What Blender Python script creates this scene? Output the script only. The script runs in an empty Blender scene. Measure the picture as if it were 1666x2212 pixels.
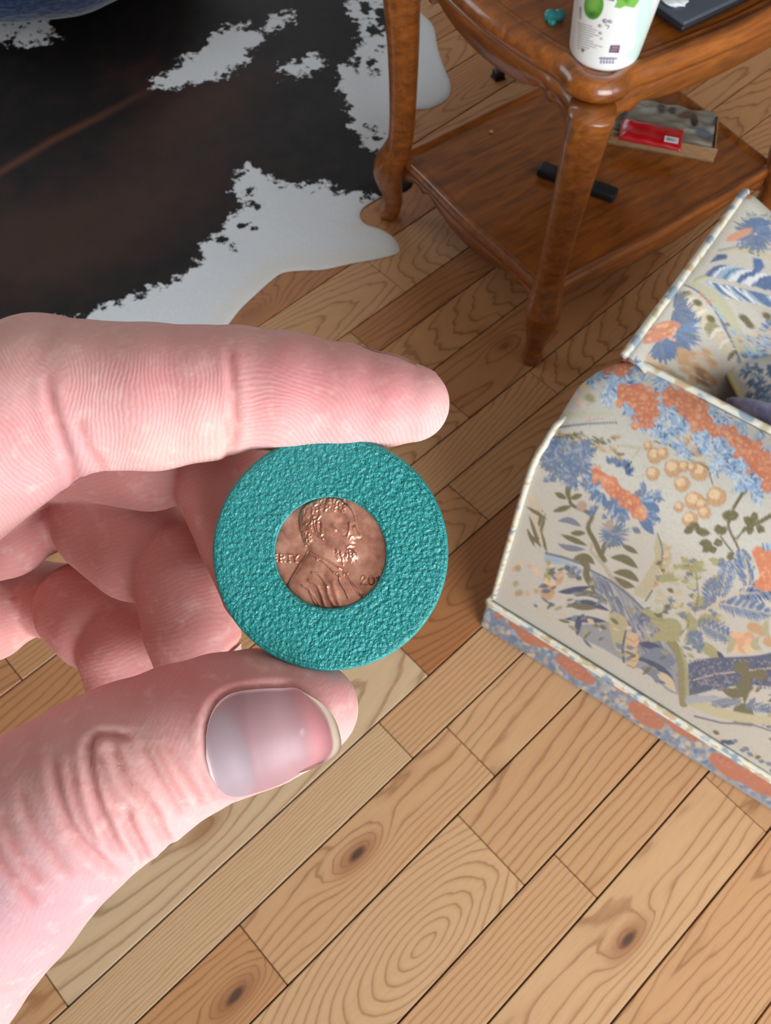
import bpy, bmesh, math, random
import numpy as np
from mathutils import Matrix, Vector

scene = bpy.context.scene
COL = scene.collection
rng = np.random.default_rng(7)
random.seed(7)

# ------------------------------------------------------------------ camera
FPX, CX, CY, CAM_H = 2000.0, 833.0, 1106.0, 1.35
_p, _r = math.radians(60.3), math.radians(2.38)
CF = np.array([0, math.cos(_p), -math.sin(_p)])
_r0 = np.array([1.0, 0, 0]); _u0 = np.cross(_r0, CF)
CR = math.cos(_r) * _r0 + math.sin(_r) * _u0
CU = -math.sin(_r) * _r0 + math.cos(_r) * _u0
CAM = np.array([0, 0, CAM_H])
cam_data = bpy.data.cameras.new('camera')
cam = bpy.data.objects.new('camera', cam_data); COL.objects.link(cam)
cam.matrix_world = Matrix(((CR[0], CU[0], -CF[0], CAM[0]), (CR[1], CU[1], -CF[1], CAM[1]),
                           (CR[2], CU[2], -CF[2], CAM[2]), (0, 0, 0, 1)))
cam_data.sensor_fit = 'HORIZONTAL'; cam_data.sensor_width = 36.0
cam_data.lens = 36.0 * FPX / 1666.0
cam_data.clip_start = 0.01; cam_data.clip_end = 50
cam_data.dof.use_dof = True
cam_data.dof.focus_distance = 0.109
cam_data.dof.aperture_fstop = 180.0
scene.camera = cam

# ------------------------------------------------------------------ world, daylight, exposure
world = bpy.data.worlds.new('sky'); scene.world = world; world.use_nodes = True
_bg = world.node_tree.nodes['Background']
_bg.inputs[0].default_value = (0.75, 0.87, 1.0, 1); _bg.inputs[1].default_value = 1.0
scene.view_settings.view_transform = 'Standard'
scene.view_settings.look = 'None'
scene.view_settings.exposure = 0.14
scene.view_settings.gamma = 1.0
scene.view_settings.use_curve_mapping = False
RX0, RX1, RY0, RY1, RZ = -2.7, 2.8, -1.6, 4.4, 2.6     # the room
# window openings: wall, centre along the wall, sill, head, width, daylight watts
WINDOWS = [('back', 1.5, 0.45, 2.2, 2.2, 114.0), ('right', -0.75, 0.9, 2.2, 1.0, 8.0), ('far', -1.2, 0.85, 2.25, 1.8, 12.0), ('left', 2.2, 0.9, 2.2, 1.5, 13.0)]
def window_frame_of(w):
    wall, c, z0, z1, wd, e = w
    zc = (z0 + z1) / 2
    if wall == 'right': return Vector((RX1, c, zc)), Vector((-1, 0, 0))
    if wall == 'left': return Vector((RX0, c, zc)), Vector((1, 0, 0))
    if wall == 'back': return Vector((c, RY0, zc)), Vector((0, 1, 0))
    return Vector((c, RY1, zc)), Vector((0, -1, 0))
for w in WINDOWS:
    pos, n = window_frame_of(w)
    ld = bpy.data.lights.new('daylight_' + w[0], 'AREA'); ld.shape = 'RECTANGLE'
    ld.size = w[4] - 0.1; ld.size_y = w[3] - w[2] - 0.1; ld.energy = w[5]; ld.color = (0.93, 0.97, 1.0)
    lo = bpy.data.objects.new('daylight_' + w[0], ld); COL.objects.link(lo)
    lo.location = pos + n * 0.03
    lo.rotation_euler = n.to_track_quat('-Z', 'Y').to_euler()

# ------------------------------------------------------------------ helpers
def up(px, py, z=0.0):
    d = CR * (px - CX) / FPX + CU * (CY - py) / FPX + CF
    t = (CAM_H - z) / -d[2]
    return np.array([d[0] * t, d[1] * t, z])
def pj(P):
    q = np.asarray(P, float) - CAM
    z = q @ CF
    return np.stack([CX + FPX * (q @ CR) / z, CY - FPX * (q @ CU) / z], -1)
def srgb(r, g, b):
    f = lambda c: (c / 255 / 12.92) if c <= 10.3 else ((c / 255 + 0.055) / 1.055) ** 2.4
    return (f(r), f(g), f(b))
def tag(o, label=None, cat=None, group=None, kind=None):
    if label: o['label'] = label
    if cat: o['category'] = cat
    if group: o['group'] = group
    if kind: o['kind'] = kind
    return o
def empty(name, loc=(0, 0, 0), rz=0.0, label=None, cat=None, group=None):
    o = bpy.data.objects.new(name, None); COL.objects.link(o)
    o.empty_display_size = 0.02
    o.location = loc; o.rotation_euler = (0, 0, rz)
    return tag(o, label, cat, group)
def mesh_obj(name, V, F, mat, parent=None, smooth=True, cols=None, attrs=None, loc=None, rz=0.0):
    me = bpy.data.meshes.new(name)
    V = np.asarray(V, dtype=np.float32)
    if isinstance(F, np.ndarray) and F.ndim == 2:
        nf, k = F.shape
        me.vertices.add(len(V)); me.vertices.foreach_set('co', V.ravel())
        me.loops.add(nf * k); me.loops.foreach_set('vertex_index', F.astype(np.int32).ravel())
        me.polygons.add(nf)
        me.polygons.foreach_set('loop_start', np.arange(0, nf * k, k, dtype=np.int32))
        try: me.polygons.foreach_set('loop_total', np.full(nf, k, dtype=np.int32))
        except Exception: pass
        me.update(calc_edges=True)
    else:
        me.from_pydata([tuple(map(float, v)) for v in V], [], [tuple(int(i) for i in f) for f in F])
    if smooth: me.polygons.foreach_set('use_smooth', [True] * len(me.polygons))
    if cols is not None:
        a = me.color_attributes.new('paint', 'FLOAT_COLOR', 'POINT')
        c4 = np.ones((len(V), 4), np.float32); c4[:, :3] = cols
        a.data.foreach_set('color', c4.ravel())
    for k, v in (attrs or {}).items():
        a = me.attributes.new(k, 'FLOAT', 'POINT'); a.data.foreach_set('value', np.asarray(v, np.float32))
    me.materials.append(mat)
    me.update()
    o = bpy.data.objects.new(name, me); COL.objects.link(o)
    if parent is not None: o.parent = parent
    if loc is not None: o.location = loc
    if rz: o.rotation_euler = (0, 0, rz)
    return o
def bm_obj(name, bm, mat, parent=None, smooth=False, loc=None, rz=0.0):
    me = bpy.data.meshes.new(name); bm.to_mesh(me); bm.free()
    if smooth: me.polygons.foreach_set('use_smooth', [True] * len(me.polygons))
    me.materials.append(mat)
    o = bpy.data.objects.new(name, me); COL.objects.link(o)
    if parent is not None: o.parent = parent
    if loc is not None: o.location = loc
    if rz: o.rotation_euler = (0, 0, rz)
    return o
def box_bm(sx, sy, sz, bev=0.0, seg=2, c=(0, 0, 0)):
    bm = bmesh.new(); bmesh.ops.create_cube(bm, size=1.0)
    bmesh.ops.scale(bm, vec=(sx, sy, sz), verts=bm.verts)
    bmesh.ops.translate(bm, vec=c, verts=bm.verts)
    if bev > 0: bmesh.ops.bevel(bm, geom=bm.edges[:], offset=bev, segments=seg, affect='EDGES', profile=0.5)
    return bm
def grid_faces(nu, nv, wrap_u=False, wrap_v=False):
    """quads of a grid indexed i*nv+j"""
    iu = np.arange(nu if wrap_u else nu - 1); jv = np.arange(nv if wrap_v else nv - 1)
    I, J = np.meshgrid(iu, jv, indexing='ij'); I = I.ravel(); J = J.ravel()
    I2 = (I + 1) % nu; J2 = (J + 1) % nv
    return np.stack([I * nv + J, I2 * nv + J, I2 * nv + J2, I * nv + J2], 1)
def tube(path, rad, n=10):
    """closed-end tube along a polyline -> V, F(list)"""
    P = np.asarray(path, float); m = len(P); rad = np.broadcast_to(np.asarray(rad, float), (m,))
    T = np.gradient(P, axis=0); T /= np.linalg.norm(T, axis=1)[:, None] + 1e-12
    ref = np.array([0, 0, 1.0]) if abs(T[:, 2]).mean() < 0.8 else np.array([1.0, 0, 0])
    A = np.cross(T, ref); A /= np.linalg.norm(A, axis=1)[:, None] + 1e-12
    B = np.cross(T, A)
    th = np.linspace(0, 2 * np.pi, n, endpoint=False)
    V = (P[:, None] + rad[:, None, None] * (np.cos(th)[None, :, None] * A[:, None] + np.sin(th)[None, :, None] * B[:, None])).reshape(-1, 3)
    F = [tuple(q) for q in grid_faces(m, n, wrap_v=True)]
    F += [tuple(range(n)), tuple(range((m - 1) * n, m * n))[::-1]]
    return V, F
def smooth_path(pts, n):
    """Catmull-Rom resample of a polyline"""
    P = np.asarray(pts, float); m = len(P)
    t = np.linspace(0, m - 1, n); i = np.clip(t.astype(int), 0, m - 2); f = (t - i)[:, None]
    g = lambda k: P[np.clip(k, 0, m - 1)]
    a, b, c, d = g(i - 1), g(i), g(i + 1), g(i + 2)
    return 0.5 * (2 * b + (c - a) * f + (2 * a - 5 * b + 4 * c - d) * f ** 2 + (3 * b - a - 3 * c + d) * f ** 3)
def poly_dist(P, poly, closed=True):
    """distance of points (N,2) to a polyline / polygon outline, and inside mask, and nearest point"""
    P = np.asarray(P, float); Q = np.asarray(poly, float); m = len(Q)
    best = np.full(len(P), 1e18); near = np.zeros_like(P); inside = np.zeros(len(P), bool)
    for k in range(m if closed else m - 1):
        a, b = Q[k], Q[(k + 1) % m]; ab = b - a
        t = np.clip(((P - a) @ ab) / (ab @ ab + 1e-18), 0, 1)
        c = a + t[:, None] * ab; d = ((P - c) ** 2).sum(1)
        u = d < best; best[u] = d[u]; near[u] = c[u]
        if closed and a[1] != b[1]:
            s = ((a[1] > P[:, 1]) != (b[1] > P[:, 1])) & (P[:, 0] < (b[0] - a[0]) * (P[:, 1] - a[1]) / (b[1] - a[1]) + a[0])
            inside ^= s
    return np.sqrt(best), inside, near

class Canvas:
    """colours per vertex, painted with strokes (print on cloth, label print, coat markings)"""
    def __init__(self, pts, base):
        self.p = np.asarray(pts, float); self.c = np.tile(np.array(base, float), (len(self.p), 1))
    def _box(self, x0, y0, x1, y1):
        p = self.p
        return np.nonzero((p[:, 0] > x0) & (p[:, 0] < x1) & (p[:, 1] > y0) & (p[:, 1] < y1))[0]
    def _mix(self, i, a, col):
        a = np.clip(a, 0, 1)[:, None]; self.c[i] = self.c[i] * (1 - a) + np.array(col) * a
    def blob(self, x, y, rx, ry, rot, col, soft=1.5, op=1.0):
        r = max(rx, ry) + soft * 2; i = self._box(x - r, y - r, x + r, y + r)
        if not len(i): return
        q = self.p[i] - (x, y); c, s = math.cos(rot), math.sin(rot)
        u = (q[:, 0] * c + q[:, 1] * s) / rx; v = (-q[:, 0] * s + q[:, 1] * c) / ry
        d = (np.sqrt(u * u + v * v) - 1) * min(rx, ry)
        self._mix(i, op * (0.5 - d / soft), col)
    def stroke(self, pts, w0, w1, col, soft=1.5, op=1.0, wm=None):
        Q = np.asarray(pts, float); w = max(w0, w1, wm or 0) + 3 * soft
        i = self._box(Q[:, 0].min() - w, Q[:, 1].min() - w, Q[:, 0].max() + w, Q[:, 1].max() + w)
        if not len(i): return
        P = self.p[i]; L = np.r_[0, np.cumsum(np.linalg.norm(np.diff(Q, axis=0), axis=1))]
        best = np.full(len(i), 1e18); tt = np.zeros(len(i))
        for k in range(len(Q) - 1):
            a, b = Q[k], Q[k + 1]; ab = b - a
            t = np.clip(((P - a) @ ab) / (ab @ ab + 1e-12), 0, 1)
            d = np.linalg.norm(P - a - t[:, None] * ab, axis=1); u = d < best
            best[u] = d[u]; tt[u] = ((L[k] + t * (L[k + 1] - L[k])) / L[-1])[u]
        hw = w0 + (w1 - w0) * tt
        if wm is not None: hw = hw + (wm - (w0 + w1) / 2) * 4 * tt * (1 - tt)
        self._mix(i, op * (0.5 + (hw - best) / soft), col)
    def poly(self, pts, col, soft=1.5, op=1.0):
        Q = np.asarray(pts, float); i = self._box(Q[:, 0].min() - 4, Q[:, 1].min() - 4, Q[:, 0].max() + 4, Q[:, 1].max() + 4)
        if not len(i): return
        d, ins, _ = poly_dist(self.p[i], Q); d = np.where(ins, -d, d)
        self._mix(i, op * (0.5 - d / soft), col)

# ------------------------------------------------------------------ material node helpers
class NT:
    def __init__(self, name):
        self.m = bpy.data.materials.new(name); self.m.use_nodes = True
        self.t = self.m.node_tree; self.n = self.t.nodes; self.l = self.t.links
        self.b = self.n['Principled BSDF']
    def node(self, ty, **kw):
        nd = self.n.new(ty)
        for k, v in kw.items():
            if k.startswith('_'): setattr(nd, k[1:], v)
        return nd
    def put(self, sock, v):
        if isinstance(v, bpy.types.NodeSocket): self.l.new(v, sock)
        elif isinstance(v, (tuple, list)) and sock.type == 'RGBA': sock.default_value = (*v[:3], 1)
        else: sock.default_value = v
    def math(self, op, a, b=0.0, c=None, clamp=False):
        nd = self.n.new('ShaderNodeMath'); nd.operation = op; nd.use_clamp = clamp
        self.put(nd.inputs[0], a); self.put(nd.inputs[1], b)
        if c is not None: self.put(nd.inputs[2], c)
        return nd.outputs[0]
    def add(self, a, b): return self.math('ADD', a, b)
    def sub(self, a, b): return self.math('SUBTRACT', a, b)
    def mul(self, a, b): return self.math('MULTIPLY', a, b)
    def coord(self, which='Object'):
        return self.n.new('ShaderNodeTexCoord').outputs[which]
    def sep(self, v):
        nd = self.n.new('ShaderNodeSeparateXYZ'); self.l.new(v, nd.inputs[0]); return nd.outputs
    def comb(self, x, y, z):
        nd = self.n.new('ShaderNodeCombineXYZ')
        for s, v in zip(nd.inputs, (x, y, z)): self.put(s, v)
        return nd.outputs[0]
    def mapping(self, v, scale=(1, 1, 1), loc=(0, 0, 0), rot=(0, 0, 0)):
        nd = self.n.new('ShaderNodeMapping'); self.l.new(v, nd.inputs[0])
        nd.inputs['Location'].default_value = loc; nd.inputs['Rotation'].default_value = rot; nd.inputs['Scale'].default_value = scale
        return nd.outputs[0]
    def noise(self, v, scale=5.0, detail=2.0, rough=0.5, dist=0.0, out=0):
        nd = self.n.new('ShaderNodeTexNoise')
        if v is not None: self.l.new(v, nd.inputs['Vector'])
        nd.inputs['Scale'].default_value = scale; nd.inputs['Detail'].default_value = detail
        nd.inputs['Roughness'].default_value = rough; nd.inputs['Distortion'].default_value = dist
        return nd.outputs[out]
    def voronoi(self, v, scale=5.0, feat='F1', out='Distance', rnd=1.0):
        nd = self.n.new('ShaderNodeTexVoronoi'); nd.feature = feat
        if v is not None: self.l.new(v, nd.inputs['Vector'])
        nd.inputs['Scale'].default_value = scale; nd.inputs['Randomness'].default_value = rnd
        return nd.outputs[out]
    def ramp(self, f, stops, interp='LINEAR'):
        nd = self.n.new('ShaderNodeValToRGB'); self.put(nd.inputs[0], f)
        cr = nd.color_ramp; cr.interpolation = interp
        while len(cr.elements) < len(stops): cr.elements.new(0.5)
        for e, (p, c) in zip(cr.elements, stops):
            e.position = p; e.color = (*c[:3], 1) if isinstance(c, (tuple, list)) else (c, c, c, 1)
        return nd.outputs[0]
    def mix(self, f, a, b, mode='MIX'):
        nd = self.n.new('ShaderNodeMix'); nd.data_type = 'RGBA'; nd.blend_type = mode
        self.put(nd.inputs[0], f); self.put(nd.inputs[6], a); self.put(nd.inputs[7], b)
        return nd.outputs[2]
    def attr(self, name, out='Fac', obj=False):
        nd = self.n.new('ShaderNodeAttribute'); nd.attribute_name = name
        nd.attribute_type = 'OBJECT' if obj else 'GEOMETRY'
        return nd.outputs[out]
    def objrand(self): return self.n.new('ShaderNodeObjectInfo').outputs['Random']
    def bump(self, h, dist=0.001, strength=1.0, normal=None):
        nd = self.n.new('ShaderNodeBump'); nd.inputs['Strength'].default_value = strength
        nd.inputs['Distance'].default_value = dist; self.put(nd.inputs['Height'], h)
        if normal is not None: self.l.new(normal, nd.inputs['Normal'])
        return nd.outputs[0]
    def set(self, **kw):
        names = dict(color='Base Color', rough='Roughness', metal='Metallic', normal='Normal', coat='Coat Weight', coat_rough='Coat Roughness',
                     spec='Specular IOR Level', sss='Subsurface Weight', sss_r='Subsurface Radius', sss_s='Subsurface Scale', trans='Transmission Weight',
                     alpha='Alpha', sheen='Sheen Weight', sheen_rough='Sheen Roughness', ior='IOR', emit='Emission Color', emit_s='Emission Strength')
        for k, v in kw.items(): self.put(self.b.inputs[names[k]], v)
        return self.m
def plain(name, col, rough=0.5, **kw):
    return NT(name).set(color=col, rough=rough, **kw)
# ------------------------------------------------------------------ floor
def mat_oak():
    t = NT('oak_plank'); o = t.coord('Object'); X, Y, Z = t.sep(o)
    rnd = t.objrand()
    seed = t.mul(rnd, 37.0)
    A = lambda k: t.attr(k, obj=True)
    v1 = t.comb(t.add(t.mul(X, 3.0), seed), t.add(t.mul(Y, 14.0), seed), seed)
    n1 = t.sub(t.noise(v1, 1.0, 3.0, 0.55), 0.5)
    v2 = t.comb(t.add(t.mul(X, 16.0), seed), t.add(t.mul(Y, 40.0), seed), 3.0)
    n2 = t.sub(t.noise(v2, 1.0, 2.0, 0.5), 0.5)
    dx = t.sub(X, A('knot_x')); dy = t.sub(Y, A('knot_y'))
    q = t.add(t.math('POWER', t.math('ABSOLUTE', t.mul(dx, 20.0)), 2.0), t.math('POWER', t.math('ABSOLUTE', t.mul(dy, 50.0)), 2.0))
    kn = t.mul(t.math('EXPONENT', t.mul(q, -1.0), 0.0), A('knot_on'))
    depth = t.add(t.add(A('ring_depth'), t.mul(X, A('ring_tilt'))), t.mul(n1, 0.022))
    yy = t.add(t.sub(Y, A('ring_y')), t.mul(n2, 0.006))
    r = t.math('SQRT', t.add(t.mul(yy, yy), t.mul(depth, depth)))
    r = t.sub(r, t.mul(kn, 0.030))
    r = t.add(r, t.mul(n1, 0.012))
    fr = t.math('FRACT', t.math('DIVIDE', r, A('ring_gap')))
    late = t.ramp(fr, [(0.0, 0.10), (0.5, 0.0), (0.76, 0.25), (0.88, 1.0), (0.94, 0.85), (1.0, 0.10)])
    pores = t.noise(t.comb(t.add(t.mul(X, 28.0), seed), t.mul(Y, 700.0), seed), 1.0, 2.0, 0.6)
    streak = t.noise(t.comb(t.add(t.mul(X, 4.0), seed), t.mul(Y, 90.0), seed), 1.0, 2.0, 0.55)
    tone = t.ramp(A('tone'), [(0.0, srgb(208, 181, 146)), (0.35, srgb(201, 161, 119)), (0.7, srgb(190, 141, 97)), (1.0, srgb(167, 110, 67))])
    dark = t.mix(1.0, tone, srgb(170, 142, 120), 'MULTIPLY')
    c = t.mix(t.mul(late, t.add(0.35, t.mul(pores, 0.55))), tone, dark)
    c = t.mix(t.math('MULTIPLY', t.math('SUBTRACT', pores, 0.55, clamp=True), 1.2), c, srgb(150, 104, 64))
    c = t.mix(t.mul(t.math('SUBTRACT', streak, 0.5, clamp=True), 0.9), c, srgb(196, 136, 92))
    halo = t.ramp(kn, [(0.0, 0.0), (0.35, 0.08), (0.75, 0.6), (1.0, 0.85)])
    c = t.mix(halo, c, srgb(148, 96, 62))
    core = t.ramp(t.add(kn, t.mul(n2, 0.25)), [(0.88, 0.0), (0.99, 0.9)])
    c = t.mix(core, c, srgb(76, 54, 48))
    rough = t.add(0.34, t.mul(pores, 0.2))
    nrm = t.bump(t.add(t.mul(late, -0.4), t.mul(pores, -0.5)), 0.0004, 0.6)
    return t.set(color=c, rough=rough, normal=nrm, spec=0.4, coat=0.12, coat_rough=0.25)
MAT_OAK = mat_oak()
MAT_GAP = plain('floor_gap_dirt', srgb(44, 36, 32), 0.9)
bm = box_bm(RX1 - RX0, RY1 - RY0, 0.05, c=((RX0 + RX1) / 2, (RY0 + RY1) / 2, -0.036))
floor = tag(bm_obj('floor', bm, MAT_GAP), 'random width light oak plank floor', 'floor', kind='structure')
AZ = math.radians(45.47); CA, SA = math.cos(AZ), math.sin(AZ)
row_v = [-0.205, -0.096, -0.017, 0.1125, 0.2125, 0.2865, 0.41, 0.507, 0.578, 0.700]
w_cycle = [0.098, 0.073, 0.126]
k = 0
while row_v[-1] < 5.1: row_v.append(row_v[-1] + w_cycle[k % 3]); k += 1
low = [0.128, 0.076, 0.10]; k = 0
while row_v[0] > -3.2: row_v.insert(0, row_v[0] - low[k % 3]); k += 1
JOINTS = {(-0.205): [0.587], (-0.096): [0.345], (-0.017): [0.285], 0.1125: [-0.03, 0.3635], 0.2125: [0.2945], 0.2865: [-0.25, 0.40], 0.578: [0.792],
          0.41: [0.665], 0.507: [0.20, 0.95]}
# looks: (row start v, any u inside the plank) -> ring centre depth, tilt, y, gap, tone, knot u, knot v
def _uv(px, py):
    P = up(px, py); return CA * P[0] + SA * P[1], -SA * P[0] + CA * P[1]
LOOK = [(0.2865, 0.1, dict(ring_depth=0.03, ring_tilt=0.20, ring_y=0.006, ring_gap=0.019, tone=0.05)),
        (0.1125, 0.1, dict(ring_depth=0.09, ring_tilt=0.02, ring_y=0.05, ring_gap=0.007, tone=0.42, knot=_uv(772, 1846))),
        (0.1125, -0.2, dict(ring_depth=0.05, ring_tilt=0.06, ring_y=0.0, ring_gap=0.006, tone=0.72, knot=_uv(508, 2152))),
        (0.1125, 0.45, dict(ring_depth=0.06, ring_tilt=-0.05, ring_y=-0.03, ring_gap=0.009, tone=0.4)),
        (-0.017, 0.1, dict(ring_depth=0.010, ring_tilt=0.36, ring_y=0.005, ring_gap=0.0085, tone=0.33, eye=_uv(915, 2040))),
        (-0.017, 0.5, dict(ring_depth=0.05, ring_tilt=0.07, ring_y=0.06, ring_gap=0.012, tone=0.50)),
        (-0.096, 0.2, dict(ring_depth=0.02, ring_tilt=0.012, ring_y=0.16, ring_gap=0.0085, tone=0.48)),
        (-0.096, 0.5, dict(ring_depth=0.02, ring_tilt=0.07, ring_y=-0.02, ring_gap=0.013, tone=0.52)),
        (-0.205, 0.3, dict(ring_depth=0.11, ring_tilt=0.02, ring_y=0.05, ring_gap=0.009, tone=0.36, knot=_uv(1357, 2030))),
        (0.2125, 0.0, dict(ring_depth=0.15, ring_tilt=0.01, ring_y=0.2, ring_gap=0.004, tone=0.22)),
        (0.2125, 0.5, dict(ring_depth=0.02, ring_tilt=0.01, ring_y=0.16, ring_gap=0.008, tone=0.45))]
n_pl = 0; far_bm = bmesh.new()
for ri in range(len(row_v) - 1):
    v0, v1 = row_v[ri], row_v[ri + 1]
    js = None
    for kk, vv in JOINTS.items():
        if abs(kk - v0) < 1e-6: js = sorted(vv)
    if js is None: js = [random.uniform(-0.1, 0.7)]
    us = list(js); vm = (v0 + v1) / 2
    # stretch of this row that lies inside the room
    lo_u, hi_u = -9.0, 9.0
    for (cu, cv_, r0_, r1_) in ((CA, -SA, RX0, RX1), (SA, CA, RY0, RY1)):
        q0, q1 = (r0_ - cv_ * vm) / cu, (r1_ - cv_ * vm) / cu; lo_u, hi_u = max(lo_u, min(q0, q1)), min(hi_u, max(q0, q1))
    if hi_u - lo_u < 0.05: continue
    while us[-1] < hi_u: us.append(us[-1] + random.uniform(0.55, 1.0))
    while us[0] > lo_u: us.insert(0, us[0] - random.uniform(0.5, 0.85))
    for a, b in zip(us[:-1], us[1:]):
        a, b = max(a, lo_u), min(b, hi_u)
        if b - a < 0.02: continue
        uc, vc = (a + b) / 2, (v0 + v1) / 2
        cx, cy = CA * uc - SA * vc, SA * uc + CA * vc
        # single planks near what the picture can see; the rest of the room is one mass of planks
        if not any(-1.35 < CA * u - SA * vc < 1.45 and -0.45 < SA * u + CA * vc < 2.75 for u in (a, uc, b)):
            fb = box_bm(b - a - 0.0013, v1 - v0 - 0.0026, 0.014, c=(0, 0, -0.007)); fb.transform(Matrix.Translation((cx, cy, 0)) @ Matrix.Rotation(AZ, 4, 'Z'))
            tm = bpy.data.meshes.new('t'); fb.to_mesh(tm); fb.free(); far_bm.from_mesh(tm); bpy.data.meshes.remove(tm); continue
        g = 0.0013
        bm = box_bm(b - a - g, v1 - v0 - 2 * g, 0.014, bev=0.0008, seg=1, c=(0, 0, -0.007))
        ob = bm_obj('plank', bm, MAT_OAK, floor, loc=(cx, cy, 0), rz=AZ)
        lk = dict(ring_depth=random.choice([0.02, 0.05, 0.12]) * random.uniform(0.7, 1.4), ring_tilt=random.choice([-1, 1]) * random.uniform(0.02, 0.22),
                  ring_y=random.uniform(-0.08, 0.08), ring_gap=random.uniform(0.006, 0.012), tone=random.uniform(0.5, 1.0))
        for (rv, ru, d) in LOOK:
            if abs(rv - v0) < 1e-6 and a < ru < b: lk = dict(d)
        kx = ky = 9.0; on = 0.0
        if 'knot' in lk:
            kx, ky = lk['knot'][0] - uc, lk['knot'][1] - vc; on = 1.0
        elif 'eye' in lk:
            ex, ey = lk['eye'][0] - uc, lk['eye'][1] - vc
            lk['ring_y'] = ey; lk['ring_depth'] = -ex * lk['ring_tilt']
        elif random.random() < 0.16:
            kx, ky = random.uniform(-0.3, 0.3) * (b - a), random.uniform(-0.3, 0.3) * (v1 - v0); on = random.uniform(0.5, 1.0)
        for nm in ('ring_depth', 'ring_tilt', 'ring_y', 'ring_gap', 'tone'): ob[nm] = float(lk[nm])
        ob['knot_x'] = float(kx); ob['knot_y'] = float(ky); ob['knot_on'] = float(on)
        n_pl += 1
fo = tag(bm_obj('plank_field', far_bm, MAT_OAK, floor), kind='stuff')
for nm, vl in dict(ring_depth=0.08, ring_tilt=0.05, ring_y=0.1, ring_gap=0.009, tone=0.5, knot_x=90.0, knot_y=90.0, knot_on=0.0).items(): fo[nm] = vl
print('planks', n_pl)

# ------------------------------------------------------------------ room shell around the view
MAT_WALL = NT('painted_plaster'); _n = MAT_WALL.noise(MAT_WALL.coord(), 60, 3)
MAT_WALL = MAT_WALL.set(color=srgb(150, 142, 132), rough=0.85, normal=MAT_WALL.bump(_n, 0.001, 0.3))
MAT_TRIM = plain('painted_trim', srgb(235, 232, 226), 0.4)
MAT_PANE = plain('window_glass', (0.9, 0.95, 1.0), 0.02, trans=1.0, ior=1.45)
def wall_piece(bmw, x0, y0, z0, x1, y1, z1):
    b2 = box_bm(x1 - x0, y1 - y0, z1 - z0, c=((x0 + x1) / 2, (y0 + y1) / 2, (z0 + z1) / 2))
    me = bpy.data.meshes.new('t'); b2.to_mesh(me); b2.free(); bmw.from_mesh(me); bpy.data.meshes.remove(me)
def make_wall(side, wins):
    bmw = bmesh.new(); T = 0.12
    horiz = side in ('back', 'far')
    a0, a1 = (RX0 - T, RX1 + T) if horiz else (RY0, RY1)
    fixed = {'back': (RY0 - T, RY0), 'far': (RY1, RY1 + T), 'left': (RX0 - T, RX0), 'right': (RX1, RX1 + T)}[side]
    def piece(s0, s1, z0, z1):
        if horiz: wall_piece(bmw, s0, fixed[0], z0, s1, fixed[1], z1)
        else: wall_piece(bmw, fixed[0], s0, z0, fixed[1], s1, z1)
    if not wins: piece(a0, a1, -0.061, RZ)
    else:
        w = wins[0]; s0, s1 = w[1] - w[4] / 2, w[1] + w[4] / 2
        piece(a0, s0, -0.061, RZ); piece(s1, a1, -0.061, RZ); piece(s0, s1, -0.061, w[2]); piece(s0, s1, w[3], RZ)
    tag(bm_obj('wall_' + side, bmw, MAT_WALL), kind='structure')
for s in ('left', 'right', 'back', 'far'): make_wall(s, [w for w in WINDOWS if w[0] == s])
tag(bm_obj('ceiling', box_bm(RX1 - RX0, RY1 - RY0, 0.1, c=((RX0 + RX1) / 2, (RY0 + RY1) / 2, RZ + 0.05)), plain('ceiling_paint', srgb(188, 185, 180), 0.9)), kind='structure')
for i, w in enumerate(WINDOWS):
    pos, n = window_frame_of(w); e = empty('window_%d' % (i + 1)); tag(e, kind='structure')
    horiz = w[0] in ('back', 'far'); W, Hh = w[4], w[3] - w[2]
    c = pos - n * 0.07
    def bar(sx, sz, dx, dz, nm, mat=MAT_TRIM, th=0.05):
        size = (sx, th, sz) if horiz else (th, sx, sz); off = Vector((dx, 0, dz)) if horiz else Vector((0, dx, dz))
        bm_obj(nm, box_bm(*size, bev=0.004 if mat is MAT_TRIM else 0, seg=1, c=tuple(c + off)), mat, e)
    for sgn in (-1, 1):
        bar(0.05, Hh, sgn * (W / 2 - 0.025), 0, 'window_frame'); bar(W, 0.05, 0, sgn * (Hh / 2 - 0.025), 'window_frame')
    bar(0.03, Hh - 0.1, 0, 0, 'mullion')
    for sgn in (-1, 1): bar(W / 2 - 0.07, Hh - 0.1, sgn * W / 4, 0, 'pane', MAT_PANE, 0.006)
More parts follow.
